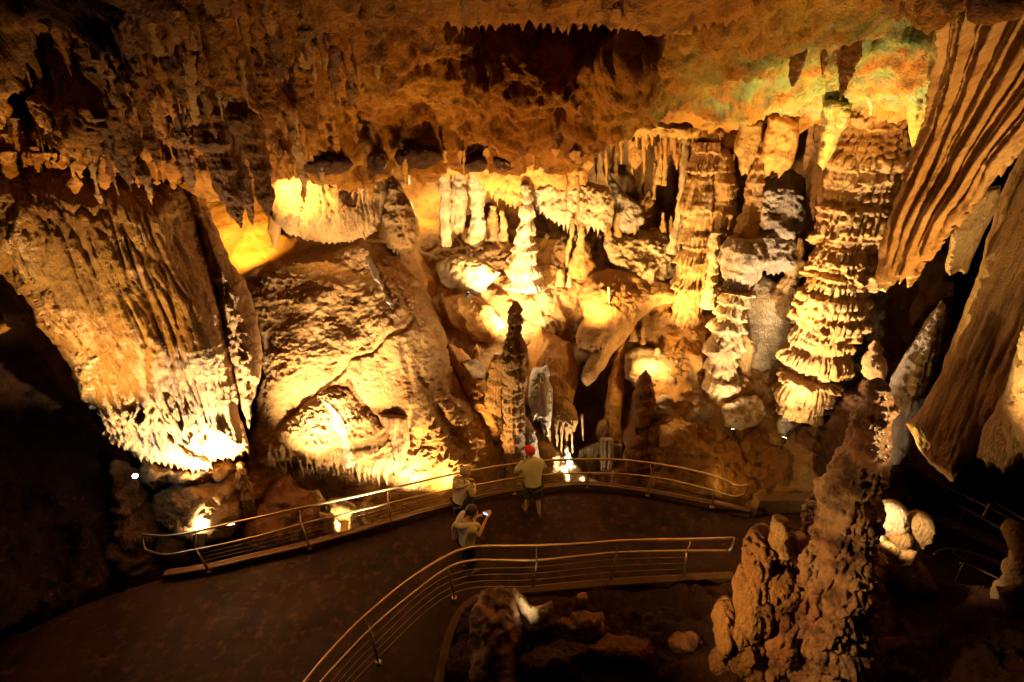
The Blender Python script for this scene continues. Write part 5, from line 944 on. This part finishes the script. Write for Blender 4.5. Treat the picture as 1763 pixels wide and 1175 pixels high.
# man in the red cap, back to us, leaning on the rail
q = PZ(916, 884, 0); rt = empty('person', (q.x, q.y, 0), 'man in a red cap, sage shirt and shorts leaning on the far rail', 'person', rz=math.radians(12))
J = base_pose(); J.update(waist=(0, .05, 1.09), chest=(0, .13, 1.30), neckb=(0, .19, 1.44), neck=(0, .23, 1.50), jaw=(0, .28, 1.55), head=(0, .28, 1.62), crown=(0, .26, 1.69), face=(0, 1, -.45), shl=(-.19, .16, 1.41), shr=(.19, .16, 1.41),
                          ell=(-.27, .22, 1.17), elr=(.27, .20, 1.16), wrl=(-.17, .42, 1.12), wrr=(.17, .42, 1.10), handl=(-.12, .52, 1.10), handr=(.12, .52, 1.08), anl=(-.12, .06, .085), toel=(-.14, .21, .035), anr=(.13, -.14, .085), toer=(.15, .0, .035), knr=(.11, -.05, .49))
body(J, rt); dress(J, rt, 'sage', 'short', None, 'long', 'short', .034); eyes(J, rt)
blob('cap', (0, .265, 1.685), (.108, .118, .10), 'redc', rt, cut=lambda c: Vector((c.x, c.y, max(c.z, -.25))))
bm = bmesh.new(); tube_bm(bm, [Vector((-.085, .35, 1.68)), Vector((-.05, .42, 1.675)), Vector((0, .445, 1.673)), Vector((.05, .42, 1.675)), Vector((.085, .35, 1.68))], .03, 8, .25); bmobj('cap_peak', bm, 'redc', rt)
# woman in the striped top, leaning on the rail, facing right
q = PZ(792, 818, 1.62); rt = empty('person', (q.x - .02, q.y - .06, 0), 'woman with short fair hair in a striped hooded top at the far rail', 'person', rz=math.radians(-38))
J = base_pose(); J.update(waist=(0, .03, 1.06), chest=(0, .08, 1.26), neckb=(0, .12, 1.40), neck=(0, .15, 1.45), jaw=(0, .19, 1.50), head=(0, .19, 1.57), crown=(0, .175, 1.635), face=(0, 1, -.5), shl=(-.17, .10, 1.36), shr=(.17, .09, 1.36),
                          ell=(-.27, .16, 1.16), elr=(.21, .10, 1.10), wrl=(-.16, .36, 1.12), wrr=(.12, .33, 1.08), handl=(-.10, .44, 1.11), handr=(.04, .39, 1.08))
body(J, rt); dress(J, rt, 'stripe', 'black', 'hair_l', 'long', 'long', .02); eyes(J, rt)
tube('hood', cat_rom([Vector((-.12, .10, 1.41)), Vector((-.10, -.02, 1.40)), Vector((0, -.08, 1.37)), Vector((.10, -.02, 1.40)), Vector((.12, .10, 1.41))], 5), .045, 'stripe', rt, 10)
blob('bag', (.20, .02, .98), (.07, .15, .12), 'black', rt, jag=.02)
tube('bag_strap', cat_rom([Vector((.21, .04, 1.09)), Vector((.20, .02, 1.30)), Vector((.10, .05, 1.44)), Vector((-.02, .16, 1.38))], 5), .014, 'black', rt, 6)
# man with the phone
q = PZ(806, 884, 1.70); rt = empty('person', (q.x - .06, q.y + .02, 0), 'dark-haired man with a jumper round his shoulders looking at his lit phone', 'person', rz=math.radians(-62))
J = base_pose(); J.update(waist=(0, 0, 1.07), chest=(0, .02, 1.29), neckb=(0, .05, 1.45), neck=(0, .09, 1.50), jaw=(0, .14, 1.545), head=(0, .14, 1.62), crown=(0, .12, 1.69), face=(0, 1, -.6), ell=(-.22, .14, 1.20), elr=(.22, .14, 1.18), wrl=(-.07, .36, 1.34), wrr=(.06, .36, 1.33), handl=(-.04, .43, 1.40), handr=(.03, .43, 1.39),
                          curll=(.5, .6, 0), curlr=(-.5, .6, 0))
body(J, rt); dress(J, rt, 'white_t', 'black', 'hair_d', 'short', 'long', .028); eyes(J, rt)
tube('jumper', cat_rom([Vector((.10, .20, 1.20)), Vector((.13, .15, 1.38)), Vector((.15, .02, 1.47)), Vector((.08, -.10, 1.44)), Vector((0, -.14, 1.40)), Vector((-.08, -.10, 1.44)), Vector((-.15, .02, 1.47)), Vector((-.13, .15, 1.38)), Vector((-.09, .20, 1.22))], 5), .055, 'jumper', rt, 12)
tube('jumper_sleeve', cat_rom([Vector((-.02, -.13, 1.42)), Vector((-.10, -.17, 1.30)), Vector((-.14, -.18, 1.08)), Vector((-.15, -.17, .92))], 5), [.06] * 4 + [.055] * 4 + [.045] * 8, 'jumper', rt, 12)
ph = empty('phone', rt.location + Matrix.Rotation(math.radians(-62), 3, 'Z') @ Vector((0, .45, 1.44)), 'small phone with a glowing screen held by the dark-haired man', 'phone', rz=math.radians(-62)); ph.rotation_euler.x = math.radians(-42)
def box(name, s, c, mat, parent, bev=.004):
    bm = bmesh.new(); bmesh.ops.create_cube(bm, size=1)
    for v in bm.verts: v.co = Vector((v.co.x * s[0] + c[0], v.co.y * s[1] + c[1], v.co.z * s[2] + c[2]))
    bmesh.ops.bevel(bm, geom=bm.edges[:], offset=bev, segments=2, affect='EDGES'); return bmobj(name, bm, mat, parent, False)
box('case', (.075, .155, .009), (0, 0, 0), 'black', ph)
def m_screen():
    m = N('phone_screen'); pos = m.add('ShaderNodeTexCoord').outputs['Object']
    c = m.mix(m.ramp(m.noise(pos, 26, 2), .42, .58), (.15, .45, 1, 1), (.75, 1, .6, 1)); m.l(c, m.b.inputs['Emission Color']); m.b.inputs['Emission Strength'].default_value = 2.2; return m.m
box('screen', (.068, .145, .003), (0, 0, .0065), m_screen(), ph, .001)

for o in COL.objects:
    if o.parent is None and o.get('category') == 'person': o.scale = (1.16, 1.16, 1.02)

# ================================================================ labels: tell the members of small groups apart by their order
_W = ['leftmost', 'second from the left', 'third from the left', 'fourth from the left', 'fifth from the left', 'sixth from the left', 'seventh from the left', 'eighth from the left', 'ninth from the left', 'tenth from the left',
      'eleventh from the left', 'twelfth from the left', 'thirteenth from the left', 'fourteenth from the left', 'fifteenth from the left', 'sixteenth from the left', 'seventeenth from the left', 'eighteenth from the left']
_g = {}
for o in list(COL.objects):
    if o.parent is None and o.get('group') and o.get('label'): _g.setdefault(o['label'], []).append(o)
for lb, os_ in _g.items():
    if 1 < len(os_) <= 18:
        os_.sort(key=lambda o: o.location.x / max(.1, o.location.y * ct - (o.location.z - H) * st))
        for k, o in enumerate(os_): o['label'] = lb + ', ' + (_W[k] if k < len(os_) - 1 or k == 0 else 'rightmost')
